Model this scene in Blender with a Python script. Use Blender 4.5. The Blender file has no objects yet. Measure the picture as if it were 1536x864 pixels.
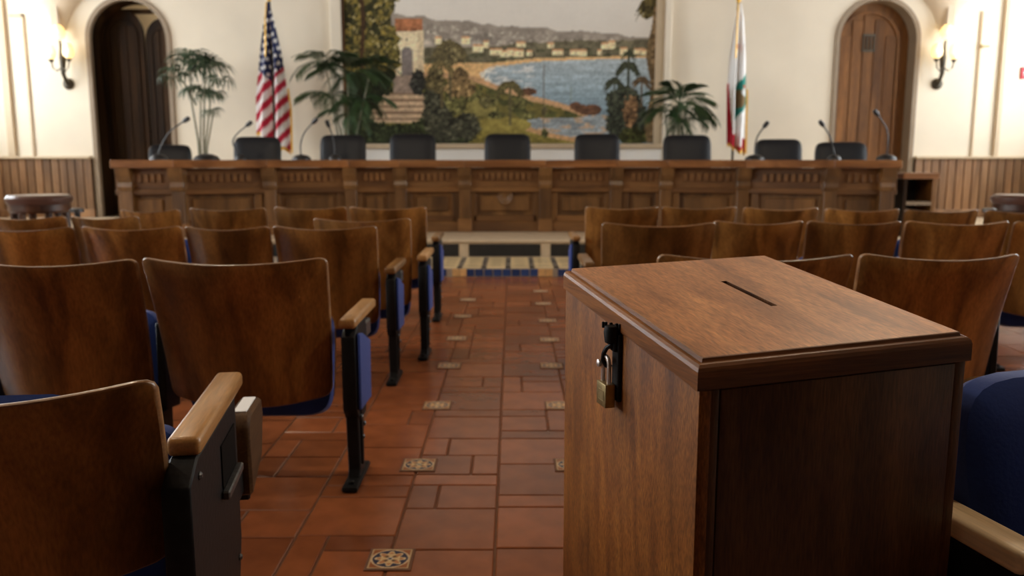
import bpy, bmesh, math, random
import numpy as np
from mathutils import Vector, Matrix, noise as mnoise
R = math.radians
PI = math.pi
random.seed(7)
S = bpy.context.scene
COL = S.collection

# ------------------------------------------------------------------ camera
cam_d = bpy.data.cameras.new('camera')
cam_d.sensor_width = 36.0
cam_d.lens = 1250 / 1536 * 36
cam_d.clip_start = 0.05
cam_d.dof.use_dof = True
cam_d.dof.focus_distance = 1.32
cam_d.dof.aperture_fstop = 5.0
cam = bpy.data.objects.new('camera', cam_d)
cam.location = (0, 0, 1.137)
cam.rotation_euler = (R(90) - math.atan(192 / 1250), 0, 0)
COL.objects.link(cam)
S.camera = cam

# ------------------------------------------------------------------ world, exposure
S.view_settings.view_transform = 'Standard'
S.view_settings.look = 'None'
S.view_settings.gamma = 1.0
S.view_settings.use_curve_mapping = False
S.view_settings.exposure = 0.0
W = bpy.data.worlds.new('sky')
S.world = W
W.use_nodes = True
W.node_tree.nodes['Background'].inputs[0].default_value = (0.90, 0.96, 1.0, 1)
W.node_tree.nodes['Background'].inputs[1].default_value = 16.5
S.cycles.max_bounces = 8
S.cycles.diffuse_bounces = 5
S.cycles.glossy_bounces = 3
S.cycles.sample_clamp_indirect = 6.0
S.cycles.use_denoising = True

WX = 8.35          # side walls
# side windows: (side, y centre, width, sill, head)
WINDOWS = [(-1, 2.6, 1.7, 1.5, 4.5), (-1, 6.0, 1.7, 1.5, 4.5), (-1, 9.2, 1.7, 1.5, 4.5), (-1, 11.8, 1.5, 1.5, 4.5),
           (1, 6.0, 1.7, 1.5, 4.5), (1, 9.2, 1.7, 1.5, 4.5), (1, 11.8, 1.5, 1.5, 4.5)]
for i, (sd, yc, w, z0, z1) in enumerate(WINDOWS):      # sky portals in the window openings
    l = bpy.data.lights.new('window_portal', 'AREA')
    l.shape = 'RECTANGLE'
    l.size = w
    l.size_y = z1 - z0
    l.cycles.is_portal = True
    o = bpy.data.objects.new('window_portal', l)
    o.location = (sd * (WX + 0.28), yc, (z0 + z1) / 2)
    o.rotation_euler = (R(90), 0, R(-90) if sd < 0 else R(90))
    COL.objects.link(o)


# ------------------------------------------------------------------ helpers
class MB:
    def __init__(self):
        self.bm = bmesh.new()

    def box(self, c, s, rot=None, bev=0.0, seg=1, mi=0):
        g = bmesh.ops.create_cube(self.bm, size=1.0)
        vs = g['verts']
        M = Matrix.Translation(c) @ (rot.to_4x4() if rot is not None else Matrix()) @ Matrix.Diagonal((s[0], s[1], s[2], 1))
        bmesh.ops.transform(self.bm, matrix=M, verts=vs)
        fs = set(f for v in vs for f in v.link_faces)
        for f in fs:
            f.material_index = mi
        if bev > 0:
            es = list(set(e for v in vs for e in v.link_edges))
            r = bmesh.ops.bevel(self.bm, geom=es, offset=bev, segments=seg, affect='EDGES', profile=0.5)
            for f in r['faces']:
                f.material_index = mi
        return self

    def b2(self, x0, x1, y0, y1, z0, z1, bev=0.0, mi=0, seg=1):
        return self.box(((x0 + x1) / 2, (y0 + y1) / 2, (z0 + z1) / 2), (x1 - x0, y1 - y0, z1 - z0), None, bev, seg, mi)

    def prism(self, pts, axis, a, b, mi=0, bev=0.0):
        """pts: 2-D outline; extruded along axis ('x','y','z') from a to b"""
        def P(p, t):
            return {'x': (t, p[0], p[1]), 'y': (p[0], t, p[1]), 'z': (p[0], p[1], t)}[axis]
        v0 = [self.bm.verts.new(P(p, a)) for p in pts]
        v1 = [self.bm.verts.new(P(p, b)) for p in pts]
        n = len(pts)
        fs = [self.bm.faces.new(v0), self.bm.faces.new(v1[::-1])]
        for i in range(n):
            fs.append(self.bm.faces.new((v0[i], v1[i], v1[(i + 1) % n], v0[(i + 1) % n])))
        for f in fs:
            f.material_index = mi
        bmesh.ops.recalc_face_normals(self.bm, faces=fs)
        if bev:
            es = list(set(e for f in fs for e in f.edges))
            bmesh.ops.bevel(self.bm, geom=es, offset=bev, segments=1, affect='EDGES', profile=0.5)
        return self

    def tube(self, pts, r, n=8, mi=0, cap=True):
        pts = [Vector(p) for p in pts]
        rs = r if isinstance(r, (list, tuple)) else [r] * len(pts)
        rings = []
        ref = None
        for i, p in enumerate(pts):
            t = (pts[min(i + 1, len(pts) - 1)] - pts[max(i - 1, 0)]).normalized()
            if ref is None:
                ref = Vector((1, 0, 0)) if abs(t.x) < 0.8 else Vector((0, 1, 0))
            a = t.cross(ref).normalized()
            b = t.cross(a).normalized()
            ref = -(t.cross(a)).cross(t) if False else ref
            rings.append([self.bm.verts.new(p + (a * math.cos(k * 2 * PI / n) + b * math.sin(k * 2 * PI / n)) * rs[i]) for k in range(n)])
        fs = []
        for i in range(len(rings) - 1):
            for k in range(n):
                fs.append(self.bm.faces.new((rings[i][k], rings[i][(k + 1) % n], rings[i + 1][(k + 1) % n], rings[i + 1][k])))
        if cap:
            fs.append(self.bm.faces.new(rings[0][::-1]))
            fs.append(self.bm.faces.new(rings[-1]))
        for f in fs:
            f.material_index = mi
        bmesh.ops.recalc_face_normals(self.bm, faces=fs)
        return self

    def lathe(self, prof, c=(0, 0, 0), n=24, mi=0, a0=0.0, a1=2 * PI, sy=1.0):
        """prof: list of (radius, z)"""
        full = abs(a1 - a0 - 2 * PI) < 1e-6
        m = n if full else n + 1
        rings = []
        for r, z in prof:
            rings.append([self.bm.verts.new((c[0] + r * math.cos(a0 + (a1 - a0) * k / n), c[1] + sy * r * math.sin(a0 + (a1 - a0) * k / n), c[2] + z)) for k in range(m)])
        fs = []
        for i in range(len(rings) - 1):
            for k in range(n if full else n):
                k2 = (k + 1) % m
                fs.append(self.bm.faces.new((rings[i][k], rings[i][k2], rings[i + 1][k2], rings[i + 1][k])))
        if full:
            fs.append(self.bm.faces.new(rings[0][::-1]))
            fs.append(self.bm.faces.new(rings[-1]))
        for f in fs:
            f.material_index = mi
        bmesh.ops.recalc_face_normals(self.bm, faces=fs)
        return self

    def pillow(self, c, s, e1=0.35, e2=0.6, n=24, m=10, rot=None, mi=0):
        """superellipsoid: outline in x-z (exponent e1), thickness along y (exponent e2)"""
        def sp(v, e):
            return math.copysign(abs(v) ** e, v)
        rings = []
        for j in range(1, m):
            ph = -PI / 2 + PI * j / m
            ring = []
            for k in range(n):
                th = 2 * PI * k / n
                p = Vector((s[0] / 2 * sp(math.cos(ph), e2) * sp(math.cos(th), e1), s[1] / 2 * sp(math.sin(ph), e2), s[2] / 2 * sp(math.cos(ph), e2) * sp(math.sin(th), e1)))
                if rot is not None:
                    p = rot @ p
                ring.append(self.bm.verts.new(p + Vector(c)))
            rings.append(ring)
        fs = []
        for i in range(len(rings) - 1):
            for k in range(n):
                fs.append(self.bm.faces.new((rings[i][k], rings[i][(k + 1) % n], rings[i + 1][(k + 1) % n], rings[i + 1][k])))
        fs.append(self.bm.faces.new(rings[0][::-1]))
        fs.append(self.bm.faces.new(rings[-1]))
        for f in fs:
            f.material_index = mi
        bmesh.ops.recalc_face_normals(self.bm, faces=fs)
        return self

    def quad(self, a, b, c, d, mi=0):
        f = self.bm.faces.new([self.bm.verts.new(p) for p in (a, b, c, d)])
        f.material_index = mi
        return self

    def build(self, name, mat, parent=None, loc=None, smooth=True, ang=35, solid=0.0):
        me = bpy.data.meshes.new(name)
        self.bm.to_mesh(me)
        self.bm.free()
        for m in (mat if isinstance(mat, (list, tuple)) else [mat]):
            me.materials.append(m)
        if smooth:
            me.polygons.foreach_set('use_smooth', [True] * len(me.polygons))
            me.set_sharp_from_angle(angle=R(ang))
        o = bpy.data.objects.new(name, me)
        COL.objects.link(o)
        if parent is not None:
            o.parent = parent
        if loc is not None:
            o.location = loc
        return o


def tag(o, label=None, cat=None, group=None, kind=None):
    if label: o['label'] = label
    if cat: o['category'] = cat
    if group: o['group'] = group
    if kind: o['kind'] = kind
    return o


def empty(name, loc, rz=0.0):
    o = bpy.data.objects.new(name, None)
    o.empty_display_size = 0.1
    o.location = loc
    o.rotation_euler = (0, 0, rz)
    COL.objects.link(o)
    return o


def linked(src, parent, loc=None, rot=None, scale=None):
    c = src.copy()
    COL.objects.link(c)
    c.parent = parent
    if loc is not None: c.location = loc
    if rot is not None: c.rotation_euler = rot
    if scale is not None: c.scale = scale
    return c


def copy_tree(o, parent=None):
    c = o.copy()
    COL.objects.link(c)
    if parent is not None:
        c.parent = parent
    for ch in list(o.children):
        copy_tree(ch, c)
    return c


# ------------------------------------------------------------------ materials
def srgb(r, g, b):
    f = lambda v: (v / 255 / 12.92) if v / 255 <= 0.04045 else ((v / 255 + 0.055) / 1.055) ** 2.4
    return (f(r), f(g), f(b), 1)


def mat_base(name):
    m = bpy.data.materials.new(name)
    m.use_nodes = True
    nt = m.node_tree
    return m, nt, nt.nodes['Principled BSDF']


def plain(name, col, rough=0.5, metal=0.0, noise=0.0, scale=20.0, bump=0.0, coat=0.0, sheen=0.0, vary=0.0, spec=0.5):
    m, nt, p = mat_base(name)
    p.inputs['Base Color'].default_value = col
    p.inputs['Roughness'].default_value = rough
    p.inputs['Metallic'].default_value = metal
    p.inputs['Coat Weight'].default_value = coat
    p.inputs['Specular IOR Level'].default_value = spec
    if sheen:
        p.inputs['Sheen Weight'].default_value = sheen
    N, L = nt.nodes, nt.links
    tc = N.new('ShaderNodeTexCoord')
    nz = N.new('ShaderNodeTexNoise')
    nz.inputs['Scale'].default_value = scale
    nz.inputs['Detail'].default_value = 5
    L.new(tc.outputs['Object'], nz.inputs['Vector'])
    out = None
    if noise or vary:
        mr = N.new('ShaderNodeMapRange')
        mr.inputs[1].default_value = 0.25
        mr.inputs[2].default_value = 0.75
        mr.inputs[3].default_value = 1 - noise
        mr.inputs[4].default_value = 1 + noise
        L.new(nz.outputs[0], mr.inputs[0])
        val = mr.outputs[0]
        if vary:
            oi = N.new('ShaderNodeObjectInfo')
            m2 = N.new('ShaderNodeMapRange')
            m2.inputs[3].default_value = 1 - vary
            m2.inputs[4].default_value = 1 + vary
            L.new(oi.outputs['Random'], m2.inputs[0])
            mm = N.new('ShaderNodeMath')
            mm.operation = 'MULTIPLY'
            L.new(val, mm.inputs[0])
            L.new(m2.outputs[0], mm.inputs[1])
            val = mm.outputs[0]
        vm = N.new('ShaderNodeVectorMath')
        vm.operation = 'SCALE'
        vm.inputs[0].default_value = col[:3]
        L.new(val, vm.inputs['Scale'])
        L.new(vm.outputs[0], p.inputs['Base Color'])
    if bump:
        b = N.new('ShaderNodeBump')
        b.inputs['Strength'].default_value = bump
        b.inputs['Distance'].default_value = 0.01
        L.new(nz.outputs[0], b.inputs['Height'])
        L.new(b.outputs[0], p.inputs['Normal'])
    return m


def wood(name, dark, mid, light, axis='z', rough=0.35, scale=9.0, stretch=0.06, coat=0.25, tilt=0.0, vary=0.15, spec=0.5, fine=1.0, bands=0.35):
    m, nt, p = mat_base(name)
    N, L = nt.nodes, nt.links
    tc = N.new('ShaderNodeTexCoord')
    oi = N.new('ShaderNodeObjectInfo')
    mul = N.new('ShaderNodeMath'); mul.operation = 'MULTIPLY'; mul.inputs[1].default_value = 53.0
    L.new(oi.outputs['Random'], mul.inputs[0])
    add = N.new('ShaderNodeVectorMath'); add.operation = 'ADD'
    L.new(tc.outputs['Object'], add.inputs[0])
    L.new(mul.outputs[0], add.inputs[1])
    mp = N.new('ShaderNodeMapping')
    st = {'x': (stretch, 1, 1), 'y': (1, stretch, 1), 'z': (1, 1, stretch)}[axis]
    mp.inputs['Scale'].default_value = st
    mp.inputs['Rotation'].default_value = (0, tilt, 0)
    L.new(add.outputs[0], mp.inputs['Vector'])
    n1 = N.new('ShaderNodeTexNoise')
    n1.inputs['Scale'].default_value = scale
    n1.inputs['Detail'].default_value = 4
    n1.inputs['Distortion'].default_value = 0.6
    L.new(mp.outputs[0], n1.inputs['Vector'])
    cr = N.new('ShaderNodeValToRGB')
    cr.color_ramp.elements[0].position = 0.32
    cr.color_ramp.elements[0].color = dark
    cr.color_ramp.elements[1].position = 0.70
    cr.color_ramp.elements[1].color = light
    e = cr.color_ramp.elements.new(0.5)
    e.color = mid
    L.new(n1.outputs[0], cr.inputs[0])
    # fine pores
    n2 = N.new('ShaderNodeTexNoise')
    n2.inputs['Scale'].default_value = scale * 16
    n2.inputs['Detail'].default_value = 3
    L.new(mp.outputs[0], n2.inputs['Vector'])
    mr = N.new('ShaderNodeMapRange')
    mr.inputs[1].default_value = 0.3; mr.inputs[2].default_value = 0.7
    mr.inputs[3].default_value = 1 - 0.28 * fine; mr.inputs[4].default_value = 1 + 0.22 * fine
    L.new(n2.outputs[0], mr.inputs[0])
    # broad boards / veneer bands
    n3 = N.new('ShaderNodeTexNoise')
    n3.inputs['Scale'].default_value = scale * 0.38
    n3.inputs['Detail'].default_value = 1
    L.new(mp.outputs[0], n3.inputs['Vector'])
    m3 = N.new('ShaderNodeMapRange')
    m3.inputs[1].default_value = 0.35; m3.inputs[2].default_value = 0.65
    m3.inputs[3].default_value = 1 - bands; m3.inputs[4].default_value = 1 + bands
    L.new(n3.outputs[0], m3.inputs[0])
    m4 = N.new('ShaderNodeMapRange')
    m4.inputs[3].default_value = 1 - vary; m4.inputs[4].default_value = 1 + vary
    L.new(oi.outputs['Random'], m4.inputs[0])
    a = N.new('ShaderNodeMath'); a.operation = 'MULTIPLY'
    b = N.new('ShaderNodeMath'); b.operation = 'MULTIPLY'
    L.new(mr.outputs[0], a.inputs[0]); L.new(m3.outputs[0], a.inputs[1])
    L.new(a.outputs[0], b.inputs[0]); L.new(m4.outputs[0], b.inputs[1])
    vm = N.new('ShaderNodeVectorMath'); vm.operation = 'SCALE'
    L.new(cr.outputs[0], vm.inputs[0]); L.new(b.outputs[0], vm.inputs['Scale'])
    L.new(vm.outputs[0], p.inputs['Base Color'])
    p.inputs['Roughness'].default_value = rough
    p.inputs['Coat Weight'].default_value = coat
    p.inputs['Coat Roughness'].default_value = 0.2
    p.inputs['Specular IOR Level'].default_value = spec
    bp = N.new('ShaderNodeBump')
    bp.inputs['Strength'].default_value = 0.12
    bp.inputs['Distance'].default_value = 0.002
    L.new(n2.outputs[0], bp.inputs['Height'])
    L.new(bp.outputs[0], p.inputs['Normal'])
    return m


def painted(name, rough=0.7, attr='paint', sheen=0.0):
    m, nt, p = mat_base(name)
    a = nt.nodes.new('ShaderNodeVertexColor')
    a.layer_name = attr
    nt.links.new(a.outputs[0], p.inputs['Base Color'])
    p.inputs['Roughness'].default_value = rough
    p.inputs['Specular IOR Level'].default_value = 0.2
    if sheen: p.inputs['Sheen Weight'].default_value = sheen
    return m


def emit(name, col, st):
    m, nt, p = mat_base(name)
    p.inputs['Base Color'].default_value = (0.9, 0.8, 0.6, 1)
    p.inputs['Emission Color'].default_value = col
    p.inputs['Emission Strength'].default_value = st
    return m


M = {}
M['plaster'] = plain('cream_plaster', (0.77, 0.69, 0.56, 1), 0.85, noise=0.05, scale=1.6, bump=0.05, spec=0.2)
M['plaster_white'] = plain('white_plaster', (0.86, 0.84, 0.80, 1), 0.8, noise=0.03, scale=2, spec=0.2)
M['springer'] = plain('shaded_plaster', (0.60, 0.50, 0.385, 1), 0.85, noise=0.06, scale=3, spec=0.2)  # plaster darkened to tan, the springers' own shadow put into the colour
M['stone'] = plain('pale_stone', srgb(200, 178, 148), 0.5, noise=0.12, scale=7)
M['jamb'] = plain('grey_beige_jamb', srgb(140, 122, 100), 0.6, noise=0.08, scale=5)
M['tan'] = plain('tan_moulding', srgb(196, 176, 146), 0.6, noise=0.05, scale=5)
M['grout'] = plain('grout', srgb(108, 72, 50), 0.8, noise=0.15, scale=40)
M['pale_grout'] = plain('pale_grout', srgb(150, 135, 118), 0.8, noise=0.1, scale=40)
M['tile'] = plain('terracotta', (0.235, 0.073, 0.026, 1), 0.24, noise=0.22, scale=9, bump=0.06, vary=0.25, spec=0.5)
M['tile_far'] = plain('terracotta_far', (0.235, 0.073, 0.026, 1), 0.26, noise=0.25, scale=5, bump=0.05)
M['blue_tile'] = plain('blue_glazed_tile', srgb(42, 62, 105), 0.2, noise=0.3, scale=15, vary=0.3)
M['cream_tile'] = plain('cream_tile', srgb(205, 180, 135), 0.35, noise=0.15, scale=12, vary=0.12)
M['orange_tile'] = plain('ochre_tile', srgb(205, 160, 105), 0.35, noise=0.2, scale=25, vary=0.1)
M['dark_tile'] = plain('dark_tile', srgb(38, 38, 38), 0.35, noise=0.2, scale=12, vary=0.15)
M['shell'] = wood('seat_back_veneer', (0.115, 0.047, 0.0100, 1), (0.245, 0.109, 0.025, 1), (0.37, 0.175, 0.045, 1), 'z', 0.36, 11.0, 0.035, 0.12, spec=0.35, tilt=0.14, vary=0.2, bands=0.40)
M['edge'] = wood('pale_edge_band', (0.14, 0.062, 0.022, 1), (0.24, 0.115, 0.043, 1), (0.36, 0.19, 0.08, 1), 'x', 0.3, 9, 0.08, 0.4)
M['arm'] = wood('honey_arm', (0.15, 0.067, 0.018, 1), (0.26, 0.125, 0.037, 1), (0.36, 0.19, 0.065, 1), 'y', 0.36, 14, 0.07, 0.22, fine=0.7)
M['arm_lit'] = wood('lit_arm', (0.55, 0.40, 0.22, 1), (0.68, 0.52, 0.32, 1), (0.80, 0.64, 0.42, 1), 'y', 0.4, 14, 0.07, 0.2, fine=0.5, vary=0.0)  # lightened arm wood, strong light on this armrest put into the colour
M['tablet'] = wood('tablet_wood', (0.06, 0.026, 0.008, 1), (0.11, 0.05, 0.016, 1), (0.16, 0.078, 0.028, 1), 'y', 0.6, 14, 0.07, 0.0, spec=0.2)
M['box'] = wood('mahogany_lit', (0.15, 0.046, 0.0068, 1), (0.225, 0.075, 0.0115, 1), (0.30, 0.108, 0.018, 1), 'z', 0.5, 30, 0.22, 0.0, spec=0.22, fine=1.5, bands=0.15, vary=0.0)  # lighter copy of the box wood, light on the left face put in
M['box_shaded'] = wood('mahogany_shaded', (0.050, 0.019, 0.0065, 1), (0.095, 0.037, 0.0115, 1), (0.150, 0.062, 0.019, 1), 'z', 0.42, 20, 0.12, 0.05, spec=0.35, fine=1.3, bands=0.15, vary=0.0)  # darker copy of the same box wood, shade put into the colour
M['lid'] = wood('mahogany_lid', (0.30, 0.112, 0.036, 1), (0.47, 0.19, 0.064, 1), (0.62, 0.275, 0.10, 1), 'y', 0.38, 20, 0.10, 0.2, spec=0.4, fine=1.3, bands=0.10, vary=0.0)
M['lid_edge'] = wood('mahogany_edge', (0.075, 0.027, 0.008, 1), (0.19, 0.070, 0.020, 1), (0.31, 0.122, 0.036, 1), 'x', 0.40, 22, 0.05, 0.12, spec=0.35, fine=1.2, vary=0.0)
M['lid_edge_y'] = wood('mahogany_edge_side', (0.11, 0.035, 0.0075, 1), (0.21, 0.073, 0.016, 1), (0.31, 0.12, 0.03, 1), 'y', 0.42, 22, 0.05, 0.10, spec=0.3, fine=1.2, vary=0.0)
M['dais'] = wood('dais_oak', (0.075, 0.031, 0.0075, 1), (0.135, 0.060, 0.0155, 1), (0.195, 0.090, 0.026, 1), 'z', 0.42, 6, 0.12, 0.2, vary=0.12, bands=0.15, fine=0.6)
M['dais_x'] = wood('dais_oak_rail', (0.092, 0.037, 0.010, 1), (0.165, 0.071, 0.020, 1), (0.23, 0.105, 0.032, 1), 'x', 0.4, 6, 0.1, 0.25, vary=0.1, bands=0.15, fine=0.6)
M['slab'] = wood('dais_top', (0.15, 0.056, 0.017, 1), (0.25, 0.10, 0.032, 1), (0.34, 0.15, 0.052, 1), 'x', 0.3, 6, 0.1, 0.45, vary=0.12, bands=0.15, fine=0.5)
M['plank'] = wood('wainscot_board', (0.14, 0.068, 0.028, 1), (0.235, 0.12, 0.053, 1), (0.31, 0.17, 0.08, 1), 'z', 0.42, 7, 0.1, 0.2, vary=0.22, bands=0.2, fine=0.6)
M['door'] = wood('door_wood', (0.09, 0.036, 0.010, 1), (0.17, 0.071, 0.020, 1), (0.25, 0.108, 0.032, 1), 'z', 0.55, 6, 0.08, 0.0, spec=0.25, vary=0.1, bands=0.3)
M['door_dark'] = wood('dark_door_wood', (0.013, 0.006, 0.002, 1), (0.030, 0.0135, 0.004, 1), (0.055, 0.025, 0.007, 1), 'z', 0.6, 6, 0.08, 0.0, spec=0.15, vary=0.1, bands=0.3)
M['ceil'] = wood('ceiling_wood', (0.10, 0.055, 0.028, 1), (0.17, 0.10, 0.055, 1), (0.22, 0.14, 0.08, 1), 'y', 0.6, 3, 0.1, 0.0)
M['stool'] = wood('stool_wood', (0.025, 0.010, 0.006, 1), (0.05, 0.02, 0.010, 1), (0.085, 0.035, 0.016, 1), 'z', 0.35, 9, 0.1, 0.3)
M['stool_top'] = plain('stool_leather', srgb(84, 60, 52), 0.28, noise=0.1, scale=20, bump=0.08)
M['iron'] = plain('black_cast_iron', (0.008, 0.0075, 0.0075, 1), 0.50, noise=0.35, scale=60, bump=0.10, spec=0.18)
M['iron_worn'] = plain('worn_grey_iron', (0.10, 0.10, 0.10, 1), 0.35, metal=0.6, noise=0.4, scale=70, bump=0.08)
M['blue'] = plain('royal_blue_upholstery', (0.016, 0.047, 0.235, 1), 0.75, noise=0.08, scale=160, bump=0.06, sheen=0.15, spec=0.25)
M['black_leather'] = plain('black_leather', (0.007, 0.008, 0.011, 1), 0.42, noise=0.15, scale=45, bump=0.08, spec=0.35)
M['black'] = plain('matt_black', (0.012, 0.012, 0.013, 1), 0.45, noise=0.1, scale=30)
M['void'] = plain('slot_dark', (0.006, 0.004, 0.003, 1), 0.9, spec=0.1)
M['brass'] = plain('aged_brass', (0.36, 0.27, 0.125, 1), 0.38, metal=0.85, noise=0.18, scale=90, bump=0.05)
M['steel'] = plain('steel', (0.70, 0.64, 0.60, 1), 0.3, metal=0.8, noise=0.1, scale=60)
M['gold'] = plain('gold_finial', (0.75, 0.45, 0.08, 1), 0.4, metal=0.6, noise=0.1, scale=30)
M['fringe'] = plain('gold_fringe', (0.75, 0.42, 0.06, 1), 0.7, noise=0.25, scale=120)
M['bronze'] = plain('bronze_iron', (0.06, 0.05, 0.035, 1), 0.4, metal=0.6, noise=0.3, scale=30, bump=0.05)
M['shade'] = emit('lamp_glow', (1.0, 0.66, 0.20, 1), 1.3)
M['frond'] = plain('palm_green', (0.030, 0.062, 0.020, 1), 0.5, noise=0.35, scale=8, vary=0.35)
M['frond_pale'] = plain('palm_grey_green', (0.050, 0.085, 0.045, 1), 0.5, noise=0.3, scale=8, vary=0.3)
M['stem'] = plain('palm_stem', (0.16, 0.15, 0.09, 1), 0.6, noise=0.25, scale=14)
M['pot'] = plain('terracotta_pot', (0.20, 0.085, 0.045, 1), 0.7, noise=0.15, scale=14)
M['soil'] = plain('soil', (0.03, 0.02, 0.012, 1), 0.9, noise=0.4, scale=40, bump=0.4)
M['red'] = plain('red_sign', srgb(205, 40, 60), 0.5)
M['white'] = plain('white_sign_face', (0.85, 0.85, 0.85, 1), 0.5)
M['paint'] = painted('mural_paint', 0.6)
M['cloth'] = painted('flag_cloth', 0.75, sheen=0.1)
M['inlay'] = painted('painted_inlay_tile', 0.3)
gm, gnt, gp = mat_base('window_glass')
mix = gnt.nodes.new('ShaderNodeMixShader')
tr = gnt.nodes.new('ShaderNodeBsdfTransparent')
gl = gnt.nodes.new('ShaderNodeBsdfGlossy')
gl.inputs['Roughness'].default_value = 0.05
mix.inputs[0].default_value = 0.06
gnt.links.new(tr.outputs[0], mix.inputs[1])
gnt.links.new(gl.outputs[0], mix.inputs[2])
gnt.links.new(mix.outputs[0], gnt.nodes['Material Output'].inputs['Surface'])
M['glass'] = gm


def color_attr(o, cols, gain=1.0):
    """per-vertex colours (sRGB 0-255 array) as the attribute 'paint'"""
    c = np.asarray(cols, dtype=np.float64) / 255.0
    lin = np.where(c <= 0.04045, c / 12.92, ((np.maximum(c, 0) + 0.055) / 1.055) ** 2.4)
    rgba = np.ones((len(lin), 4), dtype=np.float32)
    rgba[:, :3] = np.clip(lin * gain, 0, 0.9)
    a = o.data.color_attributes.new('paint', 'FLOAT_COLOR', 'POINT')
    a.data.foreach_set('color', rgba.ravel())


def grid_object(name, P, mat, parent=None, loc=None, smooth=True):
    """P: array (rows, cols, 3) of points -> one grid mesh"""
    r, c = P.shape[:2]
    idx = np.arange(r * c).reshape(r, c)
    f = np.stack([idx[:-1, :-1], idx[:-1, 1:], idx[1:, 1:], idx[1:, :-1]], -1).reshape(-1, 4)
    me = bpy.data.meshes.new(name)
    me.from_pydata(P.reshape(-1, 3).tolist(), [], f.tolist())
    me.materials.append(mat)
    if smooth:
        me.polygons.foreach_set('use_smooth', [True] * len(me.polygons))
    o = bpy.data.objects.new(name, me)
    COL.objects.link(o)
    if parent is not None: o.parent = parent
    if loc is not None: o.location = loc
    return o


def vnoise(x, y, seed=0):
    """vectorised value noise 0..1"""
    xi = np.floor(x).astype(np.int64); yi = np.floor(y).astype(np.int64)
    fx = x - xi; fy = y - yi
    fx = fx * fx * (3 - 2 * fx); fy = fy * fy * (3 - 2 * fy)
    def h(a, b):
        n = (a * 374761393 + b * 668265263 + seed * 1274126177) & 0x7fffffff
        n = ((n ^ (n >> 13)) * 1274126177) & 0x7fffffff
        return ((n ^ (n >> 16)) & 0xffff) / 65535.0
    return (h(xi, yi) * (1 - fx) + h(xi + 1, yi) * fx) * (1 - fy) + (h(xi, yi + 1) * (1 - fx) + h(xi + 1, yi + 1) * fx) * fy


def fbm(x, y, seed=0, octv=3):
    s = 0; a = 0.5; t = 0
    for k in range(octv):
        s = s + a * vnoise(x * 2 ** k, y * 2 ** k, seed + k * 17); t += a; a *= 0.55
    return s / t


# ================================================================== SETTING
WY = 13.0
ZC = 5.4
S1Y, S1Z = 8.14, 0.083
S2Y, S2Z = 9.14, 0.26
YR = -3.0

# ---- floor: grout bed, individual tiles in the aisle
fl = MB().b2(-WX, WX, YR, WY + 1.6, -0.10, -0.005).build('floor', M['grout'], smooth=False)
tag(fl, kind='structure')
cells = []
JX = [-0.05 + 0.305 * k for k in range(-3, 3)]           # continuous joints along the aisle
rnd = random.Random(11)
for ci in range(len(JX) - 1):
    x0, x1 = JX[ci], JX[ci + 1]
    y = 1.70 + (ci * 0.11) % 0.3
    ymax = 8.13
    while y < ymax - 0.03:
        k = rnd.random()
        if k < 0.30:
            h = 0.295; h = min(h, ymax - y); cells.append((x0, x1, y, y + h))
        elif k < 0.55:
            h = 0.20; h = min(h, ymax - y); s = x0 + 0.305 * rnd.choice((0.33, 0.67)); cells += [(x0, s, y, y + h), (s, x1, y, y + h)]
        elif k < 0.8:
            h = 0.10; h = min(h, ymax - y); cells.append((x0, x1, y, y + h))
        else:
            h = 0.30; h = min(h, ymax - y)
            if rnd.random() < .5:
                cells += [(x0, x0 + 0.10, y, y + h), (x0 + 0.10, x1, y, y + h * 0.67), (x0 + 0.10, x1, y + h * 0.67, y + h)]
            else:
                cells += [(x0, x1 - 0.10, y, y + h * 0.67), (x0, x1 - 0.10, y + h * 0.67, y + h), (x1 - 0.10, x1, y, y + h)]
        y += h
g = 0.0035


def tile_mesh(w, l, h=0.008):
    me = bpy.data.meshes.new('tile')
    b = 0.003
    v = []
    for (i, z) in ((0, -h), (0, -b), (b, 0)):
        v += [(-w / 2 + i, -l / 2 + i, z), (w / 2 - i, -l / 2 + i, z), (w / 2 - i, l / 2 - i, z), (-w / 2 + i, l / 2 - i, z)]
    f = [(8, 9, 10, 11)]
    for a in (0, 4):
        for k in range(4):
            f.append((a + k, a + (k + 1) % 4, a + 4 + (k + 1) % 4, a + 4 + k))
    me.from_pydata(v, [], f)
    me.materials.append(M['tile'])
    return me


tcache = {}
for (x0, x1, y0, y1) in cells[:300]:
    w, l = round(x1 - x0 - 2 * g, 3), round(y1 - y0 - 2 * g, 3)
    if l < 0.02: continue
    if (w, l) not in tcache: tcache[(w, l)] = tile_mesh(w, l)
    o = bpy.data.objects.new('tile', tcache[(w, l)])
    o.location = ((x0 + x1) / 2, (y0 + y1) / 2, rnd.uniform(-0.0008, 0.0008))
    o.rotation_euler = (rnd.uniform(-.003, .003), rnd.uniform(-.003, .003), 0)
    COL.objects.link(o)
    o.parent = fl
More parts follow.
